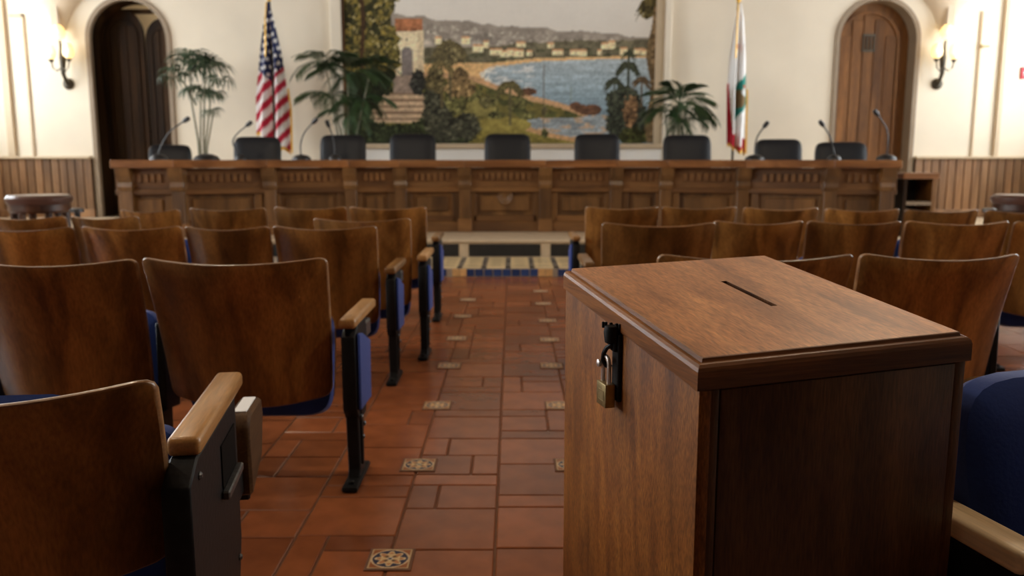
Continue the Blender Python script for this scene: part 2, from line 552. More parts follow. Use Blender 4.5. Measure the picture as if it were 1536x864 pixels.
# the rest of the floor, under and between the seats, as one mass of tiles
far = MB()
for (xa, xb, ya, yb) in ((-WX, JX[0], 0.5, 8.13), (JX[-1], WX, 0.5, 8.13), (JX[0], JX[-1], 0.5, 1.70)):
    nx = max(1, round((xb - xa) / 0.31)); ny = max(1, round((yb - ya) / 0.31))
    for i in range(nx):
        for j in range(ny):
            xx0 = xa + (xb - xa) * i / nx + 0.004; xx1 = xa + (xb - xa) * (i + 1) / nx - 0.004
            yy0 = ya + (yb - ya) * j / ny + 0.004; yy1 = ya + (yb - ya) * (j + 1) / ny - 0.004
            far.quad((xx0, yy0, -0.001), (xx1, yy0, -0.001), (xx1, yy1, -0.001), (xx0, yy1, -0.001))
fo = far.build('tile', M['tile_far'], fl, smooth=False)
fo['kind'] = 'stuff'

# painted inlay tiles along the aisle
def inlay_mesh():
    n = 41
    u = np.linspace(-1, 1, n)
    X, Y = np.meshgrid(u, u)
    rr = np.hypot(X, Y); th = np.arctan2(Y, X)
    c = np.zeros((n, n, 3)); c[:] = (150, 88, 48)
    def put(m, col): c[m] = col
    put((np.abs(X) > .93) | (np.abs(Y) > .93), (190, 160, 120))
    put(rr < 0.95, (215, 185, 145))
    put(rr < 0.87, (50, 50, 72))
    star = 0.60 + 0.15 * np.cos(8 * th)
    put(rr < star + 0.05, (220, 195, 150))
    put(rr < star - 0.05, (188, 130, 85))
    put((rr < 0.5) & (np.cos(4 * th) > 0.2), (210, 180, 130))
    put((rr < 0.38) & (np.cos(4 * th + PI) > 0.5), (95, 80, 60))
    put(rr < 0.18, (205, 190, 165))
    put(rr < 0.10, (60, 60, 75))
    P = np.stack([X * 0.058, Y * 0.058, np.full_like(X, 0.0045)], -1)
    return P, c.reshape(-1, 3)


IP, IC = inlay_mesh()
proto = None
for (ix, iy) in [(-0.35, 2.25), (-0.35, 3.0), (-0.35, 3.77), (-0.35, 4.53), (-0.355, 5.25), (-0.36, 6.02), (-0.36, 6.75), (0.225, 3.0), (0.22, 3.77), (0.22, 4.53), (0.24, 5.21), (0.255, 5.85), (0.25, 6.56), (0.25, 7.2), (0.25, 2.25)]:
    if proto is None:
        proto = MB().b2(-0.066, 0.066, -0.066, 0.066, -0.005, 0.0035, 0.001).build('inlay_tile', M['grout'], fl, (ix, iy, 0), smooth=False)
        gobj = grid_object('glazed_face', IP, M['inlay'], proto)
        color_attr(gobj, IC)
    else:
        c = copy_tree(proto, fl)
        c.location = (ix, iy, 0)
        c.rotation_euler = (0, 0, rnd.choice((0, PI / 2, PI)))

# ---- steps and platform of the dais
st1 = MB().b2(-WX, WX, S1Y, S2Y, -0.005, S1Z - 0.004).build('trim_1', M['pale_grout'], smooth=False)
tag(st1, kind='structure')
tm = {}
def step_tile(parent, kind, size, loc, name='tile'):
    key = (kind, size)
    if key not in tm:
        mb = MB().box((0, 0, 0), size, None, 0.002)
        o = mb.build(name, M[kind], parent, loc, smooth=False)
        tm[key] = o
        return o
    return linked(tm[key], parent, loc)
# blue riser with ochre pairs
x = -1.5
xs = []
while x < 1.35:
    deco = min(abs(x - c) for c in (-0.545, -0.478, 0.29, 0.36)) < 0.05
    xs.append(x); x += 0.0905
for x in xs:
    if -0.62 < x < -0.42 or 0.24 < x < 0.43:
        continue
    step_tile(st1, 'blue_tile', (0.078, 0.008, 0.068), (x, S1Y - 0.002, 0.040))
for x in (-0.553, -0.478, 0.29, 0.365):
    step_tile(st1, 'orange_tile', (0.070, 0.008, 0.074), (x, S1Y - 0.002, 0.040))
# tread of cream squares with dark joints
for j in range(4):
    for i in range(-6, 7):
        dx = 0.0 if j % 2 == 0 else 0.0
        step_tile(st1, 'cream_tile', (0.185, 0.19, 0.008), (i * 0.24 + 0.08 + dx, S1Y + 0.115 + j * 0.24, S1Z - 0.002))
        step_tile(st1, 'dark_tile', (0.046, 0.08 if j % 2 else 0.19, 0.006), (i * 0.24 + 0.20 + dx, S1Y + 0.115 + j * 0.24, S1Z - 0.002))
        if j < 3:
            step_tile(st1, 'dark_tile', (0.10, 0.04, 0.006), (i * 0.24 + 0.08 + dx, S1Y + 0.235 + j * 0.24, S1Z - 0.002))
st2 = MB().b2(-WX, WX, S2Y, WY, -0.005, S2Z - 0.002).build('trim_2', M['stone'], smooth=False)
tag(st2, kind='structure')
for k in range(-5, 6):
    MB().b2(-0.395, 0.395, -0.004, 0.004, -0.068, 0.068, 0.002).build('panel', M['dark_tile'], st2, (-0.08 + k * 0.9, S2Y - 0.003, 0.155), smooth=False)
for k in range(-4, 5):
    MB().b2(-0.72, 0.72, -0.02, 0.30, -0.012, 0.012, 0.004).build('stone_nosing', M['stone'], st2, (k * 1.445, S2Y - 0.005, S2Z - 0.006))

# ---- back wall with two arched openings
AL = (-5.79, 0.60, 2.93)      # left arch: centre x, radius, spring height
AR = (5.52, 0.60, 2.93)


def arch_wall(y, thick, arches, x0, x1, z0, z1):
    mb = MB()
    xs = sorted(arches, key=lambda a: a[0])
    cur = x0
    def strip(xa, xb, za, zb, za2=None, zb2=None):
        pts = [(xa, za), (xb, za if za2 is None else za2), (xb, zb), (xa, zb)]
        mb.prism(pts, 'y', y, y + thick)
    for (cx, r, zs) in xs:
        strip(cur, cx - r, z0, z1)
        n = 20
        for k in range(n):
            a0 = PI - PI * k / n; a1 = PI - PI * (k + 1) / n
            strip(cx + r * math.cos(a0), cx + r * math.cos(a1), zs + r * math.sin(a0), z1, zs + r * math.sin(a1))
        cur = cx + r
    strip(cur, x1, z0, z1)
    return mb


wb = arch_wall(WY, 0.40, (AL, AR), -WX, WX, 0.0, ZC).build('wall_back', M['plaster'], smooth=False)
tag(wb, kind='structure')


def arch_pts(cx, r, zs, z0, n=24):
    return [(cx - r, z0)] + [(cx + r * math.cos(PI - PI * k / n), zs + r * math.sin(PI - PI * k / n)) for k in range(n + 1)] + [(cx + r, z0)]


def arch_band(mb, cx, zs, z0, ro, ri, ya, yb, n=24):
    """an arched frame band between radii ri and ro, from depth ya to yb"""
    po = arch_pts(cx, ro, zs, z0, n); pi_ = arch_pts(cx, ri, zs, z0, n)
    for k in range(len(po) - 1):
        a, b, c, d = po[k], po[k + 1], pi_[k + 1], pi_[k]
        v = [mb.bm.verts.new((p[0], yy, p[1])) for yy in (ya, yb) for p in (a, b, c, d)]
        fs = [mb.bm.faces.new([v[i] for i in q]) for q in ((0, 1, 2, 3), (7, 6, 5, 4), (0, 4, 5, 1), (1, 5, 6, 2), (2, 6, 7, 3), (3, 7, 4, 0))]
        bmesh.ops.recalc_face_normals(mb.bm, faces=fs)
    return mb


def half_arch(mb, x0, x1, z0, ztop, rise_to, ya, yb, n=14):
    """leaf outline with a semi-elliptical head"""
    cx, r = (x0 + x1) / 2, (x1 - x0) / 2
    pts = [(x0, z0)] + [(cx + r * math.cos(PI - PI * k / n), ztop - rise_to + rise_to * math.sin(PI - PI * k / n)) for k in range(n + 1)] + [(x1, z0)]
    return mb.prism(pts, 'y', ya, yb)


# left doorway: two dark arched leaves standing inside a dim vestibule
d1 = empty('door_1', (0, 0, 0)); tag(d1, kind='structure')
arch_band(MB(), AL[0], AL[2], S2Z, 0.60, 0.580, WY + 0.05, WY + 0.40).build('door_lining', M['door_dark'], d1)
arch_band(MB(), AL[0], AL[2], S2Z, 0.64, 0.575, WY - 0.03, WY + 0.06).build('door_frame', M['jamb'], d1)
def leaf(parent, x0, x1, ztop, rise, y, mat, boards=3):
    lf = half_arch(MB(), x0, x1, S2Z + 0.01, ztop, rise, y, y + 0.06).build('door_leaf', mat, parent)
    i = 0.11
    cx = (x0 + x1) / 2
    arch_band(MB(), cx, ztop - rise, S2Z + 0.25, (x1 - x0) / 2 - i + 0.03, (x1 - x0) / 2 - i, y - 0.025, y).build('panel_moulding', mat, lf)
    wd = (x1 - x0 - 2 * i)
    for k in range(boards):
        xa = x0 + i + wd * k / boards
        MB().b2(xa + 0.006, xa + wd / boards - 0.006, y - 0.012, y, S2Z + 0.25, ztop - rise + 0.15, 0.004).build('panel_board', mat, lf)
    return lf
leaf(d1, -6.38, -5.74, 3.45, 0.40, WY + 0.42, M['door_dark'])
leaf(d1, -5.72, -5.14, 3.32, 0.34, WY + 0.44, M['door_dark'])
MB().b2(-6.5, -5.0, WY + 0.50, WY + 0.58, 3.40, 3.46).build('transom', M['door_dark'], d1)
vest = MB().b2(-7.2, -4.4, WY + 1.5, WY + 1.6, 0, 4.2).b2(-7.3, -7.2, WY + 0.4, WY + 1.6, 0, 4.2).b2(-4.4, -4.3, WY + 0.4, WY + 1.6, 0, 4.2).b2(-7.3, -4.3, WY + 0.4, WY + 1.6, 4.2, 4.3)
vo = vest.build('wall_vestibule', M['plaster'], smooth=False); tag(vo, kind='structure')
vl = bpy.data.lights.new('vestibule_lamp', 'POINT'); vl.energy = 7; vl.color = (1, 0.84, 0.60); vl.shadow_soft_size = 0.12
vlo = bpy.data.objects.new('vestibule_lamp', vl); vlo.location = (-5.5, WY + 1.15, 3.75); COL.objects.link(vlo)

# right doorway: closed arched door of vertical boards
d2 = empty('door_2', (0, 0, 0)); tag(d2, kind='structure')
arch_band(MB(), AR[0], AR[2], S2Z, 0.64, 0.575, WY - 0.03, WY + 0.24).build('door_frame', M['jamb'], d2)
lf = half_arch(MB(), AR[0] - 0.60, AR[0] + 0.60, S2Z + 0.01, AR[2] + 0.60, 0.60, WY + 0.23, WY + 0.29, 24).build('door_leaf', M['door'], d2)
arch_band(MB(), AR[0] - 0.05, AR[2] - 0.03, S2Z + 0.2, 0.48, 0.44, WY + 0.195, WY + 0.23).build('panel_moulding', M['door'], lf)
for k in range(5):
    xa = AR[0] - 0.05 - 0.43 + 0.172 * k
    xm = abs(xa + 0.086 - (AR[0] - 0.05))
    zt = AR[2] - 0.03 + math.sqrt(max(0.0, 0.43 ** 2 - (xm + 0.07) ** 2))
    MB().b2(xa + 0.004, xa + 0.168, WY + 0.212, WY + 0.23, S2Z + 0.2, zt, 0.006).build('panel_board', M['door'], lf)
gr = MB()
for k in range(4):
    gr.b2(AR[0] - 0.14 + k * 0.055, AR[0] - 0.125 + k * 0.055, WY + 0.19, WY + 0.208, 2.80, 3.02)
gr.b2(AR[0] - 0.15, AR[0] + 0.05, WY + 0.19, WY + 0.208, 3.01, 3.04).b2(AR[0] - 0.15, AR[0] + 0.05, WY + 0.19, WY + 0.208, 2.78, 2.81)
gr.build('door_grille', M['bronze'], lf)

# ---- wainscot of vertical boards, with a cap rail
def wainscot(name, x0, x1, n):
    t = MB().b2(x0, x1, WY - 0.04, WY - 0.002, S2Z, 1.155).build(name, M['door_dark'], smooth=False)
    tag(t, kind='structure')
    w = (x1 - x0) / n
    for k in range(n):
        MB().b2(-w / 2 + 0.007, w / 2 - 0.007, -0.016, 0.016, -0.45, 0.435, 0.006).build('plank', M['plank'], t, (x0 + w * (k + 0.5), WY - 0.05, 0.72), smooth=False)
    MB().b2(x0, x1, WY - 0.11, WY, 1.155, 1.195, 0.008).build('cap_rail', M['tan'], t)
    MB().b2(x0, x1, WY - 0.075, WY - 0.03, S2Z, S2Z + 0.12, 0.006).build('base_rail', M['plank'], t)
wainscot('trim_3', -8.34, -6.46, 15)
wainscot('trim_4', 6.19, 8.34, 17)

# ---- wall mouldings beside the sconces
def moulding(name, pieces, mat):
    mb = MB()
    for p in pieces: mb.b2(*p, 0.006)
    o = mb.build(name, mat); tag(o, kind='structure'); return o
moulding('trim_5', [(-7.375, -7.335, WY - 0.025, WY, 1.195, 3.30), (-7.55, -7.335, WY - 0.025, WY, 3.26, 3.30)], M['tan'])
moulding('trim_6', [(-7.73, -7.62, WY - 0.05, WY, 1.195, ZC)], M['tan'])
moulding('trim_7', [(7.05, 7.085, WY - 0.025, WY, 1.195, 3.34)], M['tan'])
moulding('trim_8', [(7.39, 7.46, WY - 0.05, WY, 1.195, ZC)], M['tan'])
lv = MB().box((7.13, WY - 0.045, 2.83), (0.13, 0.02, 0.022), None, 0.005).box((7.075, WY - 0.03, 2.83), (0.03, 0.06, 0.05), None, 0.005).build('lever_handle', M['brass'])
tag(lv, 'small brass lever on the thin wall moulding beside the right sconce', 'handle')

# ---- vault springers above the sconces
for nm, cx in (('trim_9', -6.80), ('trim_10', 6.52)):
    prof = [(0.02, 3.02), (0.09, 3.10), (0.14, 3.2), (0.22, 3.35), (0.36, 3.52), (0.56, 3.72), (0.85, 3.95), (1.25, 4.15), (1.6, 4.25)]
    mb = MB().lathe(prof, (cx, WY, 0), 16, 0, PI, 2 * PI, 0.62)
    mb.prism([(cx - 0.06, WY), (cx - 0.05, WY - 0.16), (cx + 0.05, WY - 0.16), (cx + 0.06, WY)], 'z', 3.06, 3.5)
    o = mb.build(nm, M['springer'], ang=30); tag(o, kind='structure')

# ---- side walls with windows, rear wall, ceiling
for sd, nm in ((-1, 'wall_left'), (1, 'wall_right')):
    mb = MB()
    ws = sorted([w for w in WINDOWS if w[0] == sd], key=lambda w: w[1])
    xa, xb = (sd * WX, sd * (WX + 0.35)) if sd > 0 else (sd * (WX + 0.35), sd * WX)
    cur = YR
    for (_, yc, w, z0, z1) in ws:
        mb.b2(xa, xb, cur, yc - w / 2, 0, ZC)
        mb.b2(xa, xb, yc - w / 2, yc + w / 2, 0, z0)
        mb.b2(xa, xb, yc - w / 2, yc + w / 2, z1, ZC)
        cur = yc + w / 2
    mb.b2(xa, xb, cur, WY + 0.4, 0, ZC)
    o = mb.build(nm, M['plaster'], smooth=False); tag(o, kind='structure')
for i, (sd, yc, w, z0, z1) in enumerate(WINDOWS):
    wn = empty('window_%d' % (i + 1), (sd * (WX + 0.2), yc, z0)); tag(wn, kind='structure')
    h = z1 - z0
    f = MB()
    for yy in (-w / 2 + 0.03, w / 2 - 0.03): f.b2(-0.03, 0.03, yy - 0.03, yy + 0.03, 0, h)
    for zz in (0.03, h - 0.03): f.b2(-0.03, 0.03, -w / 2 + 0.06, w / 2 - 0.06, zz - 0.03, zz + 0.03)
    f.build('window_frame', M['door_dark'], wn, smooth=False)
    MB().b2(-0.02, 0.02, -0.02, 0.02, 0.06, h - 0.06).build('mullion', M['door_dark'], wn, smooth=False)
    for k in (1, 2): MB().b2(-0.02, 0.02, -w / 2 + 0.06, w / 2 - 0.06, h * k / 3 - 0.02, h * k / 3 + 0.02).build('glazing_bar', M['door_dark'], wn, smooth=False)
    for a in (-1, 1):
        for k in range(3):
            MB().b2(-0.003, 0.003, min(a * 0.02, a * (w / 2 - 0.06)), max(a * 0.02, a * (w / 2 - 0.06)), h * k / 3 + 0.03, h * (k + 1) / 3 - 0.03).build('pane', M['glass'], wn, smooth=False)
o = MB().b2(-WX - 0.35, WX + 0.35, YR - 0.3, YR, 0, ZC).build('wall_rear', M['door_dark'], smooth=False); tag(o, kind='structure')
o = MB().b2(-WX - 0.35, WX + 0.35, YR - 0.3, WY + 0.4, ZC, ZC + 0.2).build('ceiling', M['ceil'], smooth=False); tag(o, kind='structure')

# ================================================================== MURAL
mural = empty('mural', (0, WY, 1.25))
tag(mural, 'large painted coastal landscape mural on the wall behind the dais', 'mural')
MX0, MX1, MZ0, MZ1 = -2.52, 2.163, 1.39, 4.25


def paint_mural():
    nx, nz = 330, 200
    X = np.linspace(0, 1, nx); Z = np.linspace(0, 1, nz)
    s = 522 + X * 457                                   # painter's grid
    t = 215 - Z * (MZ1 - MZ0) / (3.50 - 1.39) * 215
    s, t = np.meshgrid(s, t)
    C = np.zeros(s.shape + (3,))
    n1 = fbm(s / 14, t / 9, 3); n2 = fbm(s / 5, t / 4, 9); n3 = fbm(s / 34, t / 26, 5)
    def put(mask, col, var=0.0, nz_=None, soft=None):
        col = np.array(col, float)
        v = 1 + var * ((n2 if nz_ is None else nz_) - 0.5) * 2
        C[mask] = (col[None, :] * v[mask][:, None])
    # sky
    k = np.clip((t + 80) / 150, 0, 1)[..., None]
    C[:] = np.array((212, 208, 200)) * (1 - k) + np.array((198, 192, 182)) * k
    C[:] *= (1 + 0.03 * (n3 - 0.5))[..., None]
    # mountains
    rx = [520, 590, 630, 660, 690, 720, 760, 800, 850, 900, 940, 980]
    ry = [22, 22, 21, 30, 29, 34, 37, 41, 46, 49, 53, 57]
    ridge = np.interp(s, rx, ry) + 5 * (fbm(s / 22, t * 0, 21) - 0.5) * 2
    mm = t > ridge
    base = np.array((140, 131, 120))
    k = np.clip((t - ridge) / 40, 0, 1)
    C[mm] = (base[None, :] * (1 + 0.35 * (n1[mm] - 0.5) * 2 * (0.3 + k[mm]))[:, None])
    put(mm & (n2 > 0.66) & (t > ridge + 8), (168, 160, 146), 0.1)
    # wooded shore and houses
    shore = np.interp(s, [520, 700, 745, 800, 870, 980], [97, 93, 92, 86, 84, 82])
    put((t > shore - 24 + 6 * (n1 - .5)) & (t < shore), (104, 98, 78), 0.35, n1)
    put((t > shore - 14) & (t < shore) & (n1 > 0.55), (78, 78, 58), 0.3)
    rr = random.Random(5)
    for (hx, hy) in [(757, 80), (768, 77), (778, 79), (793, 79), (744, 77), (835, 78), (860, 77), (872, 78), (897, 77), (932, 76), (955, 76), (968, 77), (781, 66), (730, 66), (825, 67), (908, 68), (915, 66), (700, 60), (660, 60), (718, 72)]:
        w, h = rr.uniform(4, 9), rr.uniform(3, 5)
        put((abs(s - hx) < w) & (abs(t - hy) < h), (226, 204, 162), 0.06)
        put((abs(s - hx) < w) & (t > hy - h - 2) & (t < hy - h + 1), (186, 142, 104), 0.1)
        put((abs(s - hx - 2) < 1.6) & (abs(t - hy - 1) < 1.2), (150, 130, 105))
    # sea
    seal = np.interp(t, [80, 92, 100, 108, 118, 130, 215], [980, 760, 738, 724, 728, 742, 742])
    sea = (t > shore) & (s > seal)
    kk = np.clip((t - 85) / 80, 0, 1)[..., None]
    seac = np.array((156, 166, 170)) * (1 - kk) + np.array((124, 146, 158)) * kk
    seac = seac * (1 + 0.14 * (fbm(s / 40, t / 3, 31) - 0.5) * 2)[..., None]
    C[sea] = seac[sea]
    put(sea & (fbm(s / 18, t / 2.5, 40) > 0.62) & (s < 800), (190, 192, 190))
    put((t > shore) & (t < shore + np.interp(s, [700, 745, 800, 980], [12, 7, 5, 3])), (206, 168, 118), 0.08)
    put((t > shore) & (s < seal) & (t < 135), (204, 166, 116), 0.08)
    put((s > seal - 4) & (s < seal + 8) & (t > 96) & (t < 122) & (n2 > 0.4), (214, 206, 192))
    # promontory
    top = np.interp(s, [520, 690, 720, 745, 780, 800, 830, 860, 880, 905, 980], [105, 108, 116, 126, 136, 143, 150, 160, 168, 400, 400])
    bot = np.interp(s, [520, 760, 780, 810, 860, 890, 980], [300, 300, 182, 176, 176, 172, 172])
    pr = (t > top) & (t < bot)
    put(pr, (188, 150, 112), 0.1, n1)
    put(pr & (t > top + 9 + 6 * (n1 - .5)), (112, 104, 58), 0.3, n1)
    put(pr & (t > top + 8) & (n1 > 0.52) & (t < 178), (76, 78, 46), 0.35)
    for (cx, cy, a, b) in [(862, 158, 8, 6), (884, 164, 18, 8), (872, 162, 12, 6), (792, 136, 12, 6)]:
        put(((s - cx) / a) ** 2 + ((t - cy) / b) ** 2 < 0.8 + 0.5 * n2, (92, 66, 50), 0.4)
    # inlet and near shore
    inl = (t > bot) & (s > 775) & (s < 915)
    C[inl] = np.array((142, 152, 158))
    C[inl] *= (1 + 0.25 * (fbm(s / 22, t / 4, 55)[inl] - 0.5) * 2)[:, None]
    put(inl & (fbm(s / 16, t / 5, 66) > 0.6), (184, 162, 138))
    near = np.interp(s, [740, 780, 820, 860, 920], [180, 186, 198, 206, 216])
    put((t > near) & (s > 735) & (s < 920), (188, 150, 108), 0.1)
    put((t > near + 7) & (s > 690) & (s < 920), (120, 110, 56), 0.4, n2)
    # lawns
    put(((s - 715) / 30) ** 2 + ((t - 162) / 12) ** 2 < 1, (130, 122, 72), 0.25, n1)
    put(((s - 755) / 42) ** 2 + ((t - 187) / 12) ** 2 < 1, (140, 128, 68), 0.25, n1)
    # bushes
    def bush(cx, cy, a, b, col, var=0.4, sd=0):
        e = ((s - cx) / a) ** 2 + ((t - cy) / b) ** 2
        m = e < 0.70 + 1.1 * (fbm(s / 4, t / 4, 70 + sd) - 0.35)
        put(m, col, var, n2)
        put(m & (fbm(s / 5, t / 4, 170 + sd) > 0.60), np.array(col) * 1.45 + 6, 0.3)
        put(m & (fbm(s / 5, t / 5, 270 + sd) > 0.64), np.array(col) * 0.6, 0.3)
    def palm(cx, cy, r, col, trunk, tw=1.6, n=13, sd=0, droop=0.5):
        put((abs(s - cx) < tw) & (t > cy) & (t < trunk), np.array(col) * 0.95 + 12, 0.3)
        q = random.Random(sd)
        for k in range(n):
            a = -PI * (k + 0.3) / n * 1.25 + 0.4
            L = r * q.uniform(0.75, 1.1)
            for j in range(26):
                f = j / 25
                px = cx + math.cos(a) * L * f; py = cy + math.sin(a) * L * f + droop * L * f * f
                w = 0.5 + r * 0.055 * math.sin(PI * min(1, f + 0.12))
                put((abs(s - px) < w) & (abs(t - py) < w * (1.1 + 0.6 * f)), np.array(col) * q.uniform(0.7, 1.35))
    for a in [(735, 150, 12, 10), (775, 155, 16, 8), (705, 140, 18, 12), (790, 172, 14, 7), (745, 172, 14, 7), (680, 158, 22, 14)]:
        bush(*a, (88, 86, 52), 0.4, a[0])
    bush(690, 128, 26, 18, (120, 100, 68), 0.4, 3)
    # tower, path and stairs
    put((s > 597) & (s < 638) & (t > 44) & (t < 112), (214, 196, 162), 0.06, n1)
    put((s > 597) & (s < 637) & (t > 27) & (t < 46), (156, 102, 70), 0.25)
    put((s > 600) & (s < 634) & (t > 40) & (t < 46) & (np.sin(s * 1.6) > 0.2), (110, 74, 52))
    put((s > 628) & (s < 638) & (t > 44) & (t < 112), (196, 178, 146), 0.06)
    put((abs(s - 613) < 9) & (t > 80) & (t < 118) | ((s - 613) ** 2 / 81 + (t - 80) ** 2 / 120 < 1), (118, 110, 106), 0.1)
    put((abs(s - 613) < 2) & (abs(t - 58) < 2.5), (120, 100, 84))
    put((s > 592) & (s < 626) & (t > 112) & (t < 142), (150, 132, 118), 0.12, n1)
    lx = np.interp(t, [138, 180], [578, 545]); rx2 = np.interp(t, [138, 180], [640, 650])
    sta = (s > lx) & (s < rx2) & (t > 138) & (t < 184)
    put(sta, (190, 164, 134), 0.08, n1)
    put(sta & (np.mod(t - 138, 9.5) < 3.2), (128, 104, 84), 0.12)
    # left-hand trees
    edge = np.interp(t, [-80, 0, 30, 60, 90, 110, 135, 150, 165, 215], [604, 600, 592, 604, 606, 594, 590, 575, 560, 545]) + 18 * (fbm(s / 9, t / 8, 80) - 0.5)
    lt = s < edge
    put(lt, (66, 62, 34), 0.55, n2)
    put(lt & (n1 > 0.50) & (t < 140), (92, 84, 42), 0.4, n2)
    put(lt & (fbm(s / 5, t / 5, 91) > 0.62) & (t < 135), (128, 112, 56), 0.35, n2)
    put(lt & (fbm(s / 4, t / 4, 95) > 0.70) & (t < 90), (168, 154, 106), 0.2)
    put(lt & (fbm(s / 7, t / 7, 99) > 0.60), (44, 44, 24), 0.5, n2)
    put((abs(s - 548 - 2 * np.sin(t / 20)) < 3) & (t < 130), (62, 44, 28), 0.3)
    put(lt & (t > 100 + 10 * n1), (34, 38, 22), 0.5)
    for a in [(560, 200, 30, 22), (600, 205, 30, 22), (640, 200, 30, 26), (680, 203, 30, 24), (540, 190, 22, 20)]:
        bush(*a, (42, 47, 28), 0.55, a[0])
    for a in [(655, 175, 22, 28), (668, 190, 26, 26), (700, 190, 24, 22), (650, 150, 16, 22)]:
        bush(*a, (58, 58, 46), 0.45, a[0] + 7)
    bush(629, 122, 14, 20, (46, 46, 42), 0.3, 2)
    palm(676, 70, 34, (84, 76, 52), 150, 2.4, 15, 1, 0.9)
    palm(664, 96, 26, (92, 82, 54), 160, 2.0, 13, 2, 0.9)
    bush(655, 118, 15, 22, (88, 80, 54), 0.55, 5)
    bush(692, 112, 13, 14, (108, 90, 62), 0.5, 6)
    bush(676, 84, 17, 14, (92, 84, 58), 0.5, 51)
    palm(765, 128, 24, (84, 78, 50), 188, 2.6, 15, 4, 0.9)
    bush(728, 152, 10, 10, (84, 80, 52), 0.4, 8)
    # slim masts
    put((abs(s - 815) < 1.1) & (t > 95) & (t < 200), (98, 84, 62), 0.2)
    bush(816, 165, 5, 8, (88, 82, 56), 0.3, 9); bush(817, 200, 6, 8, (70, 72, 44), 0.3, 10)
    put((abs(s - 855) < 1.0) & (t > 130) & (t < 150), (120, 132, 120))
    # right-hand palms
    for a in [(940, 170, 28, 40), (925, 180, 18, 36), (955, 190, 24, 34), (935, 150, 22, 24), (920, 150, 14, 18)]:
        bush(*a, (48, 52, 42), 0.5, a[0])
    bush(944, 165, 12, 26, (106, 82, 58), 0.35, 31)
    bush(950, 205, 24, 16, (52, 54, 28), 0.5, 33)
    palm(940, 98, 22, (52, 56, 42), 150, 2.2, 15, 7, 0.9)
    palm(940, 80, 12, (56, 60, 44), 110, 1.6, 9, 8, 0.7)
    palm(920, 122, 20, (54, 58, 44), 160, 1.8, 13, 9, 0.9)
    palm(960, 120, 18, (80, 66, 48), 160, 1.8, 11, 10, 0.9)
    # trunk and hanging leaves at the right edge
    put((s > 970 + 4 * np.sin(t / 17)) & (t < 215), (104, 86, 60), 0.35, n2)
    put((s > 974) & (t < 215) & (n2 > 0.55), (134, 112, 84), 0.2)
    palm(972, 2, 28, (78, 68, 38), 20, 2, 11, 12, 1.1)
    bush(966, 12, 12, 16, (72, 64, 36), 0.5, 41)
    C *= (1 + 0.22 * (fbm(s / 2.2, t / 2.2, 123) - 0.5) * np.where(t > ridge + 6, 2, 0.15))[..., None]
    return C.reshape(-1, 3), nx, nz


mc, nx, nz = paint_mural()
gx, gz = np.meshgrid(np.linspace(MX0, MX1, nx), np.linspace(MZ0, MZ1, nz))
mp = grid_object('painting', np.stack([gx, np.full_like(gx, -0.02), gz - 1.25], -1), M['paint'], mural, smooth=False)
color_attr(mp, mc, 1.3)
MB().b2(MX0 - 0.035, MX0, -0.07, 0.0, 0.13, MZ1 - 1.25, 0.008).build('frame_moulding', M['door'], mural)
MB().b2(MX1, MX1 + 0.13, -0.06, 0.0, 0.13, MZ1 - 1.25, 0.008).build('frame_moulding', M['tan'], mural)
MB().b2(MX0 - 0.20, MX0 - 0.035, -0.10, 0.0, -0.15, MZ1 - 1.25, 0.01).build('plaster_surround', M['plaster'], mural)
MB().b2(MX1 + 0.13, MX1 + 0.23, -0.10, 0.0, -0.15, MZ1 - 1.25, 0.01).build('plaster_surround', M['plaster'], mural)
MB().b2(MX0 - 0.035, MX1 + 0.13, -0.14, 0.0, 0.06, 0.13, 0.01).build('ledge', M['stone'], mural)
MB().b2(MX0 - 0.035, MX1 + 0.13, -0.08, 0.0, -0.15, 0.06, 0.005).build('apron', M['plaster_white'], mural)

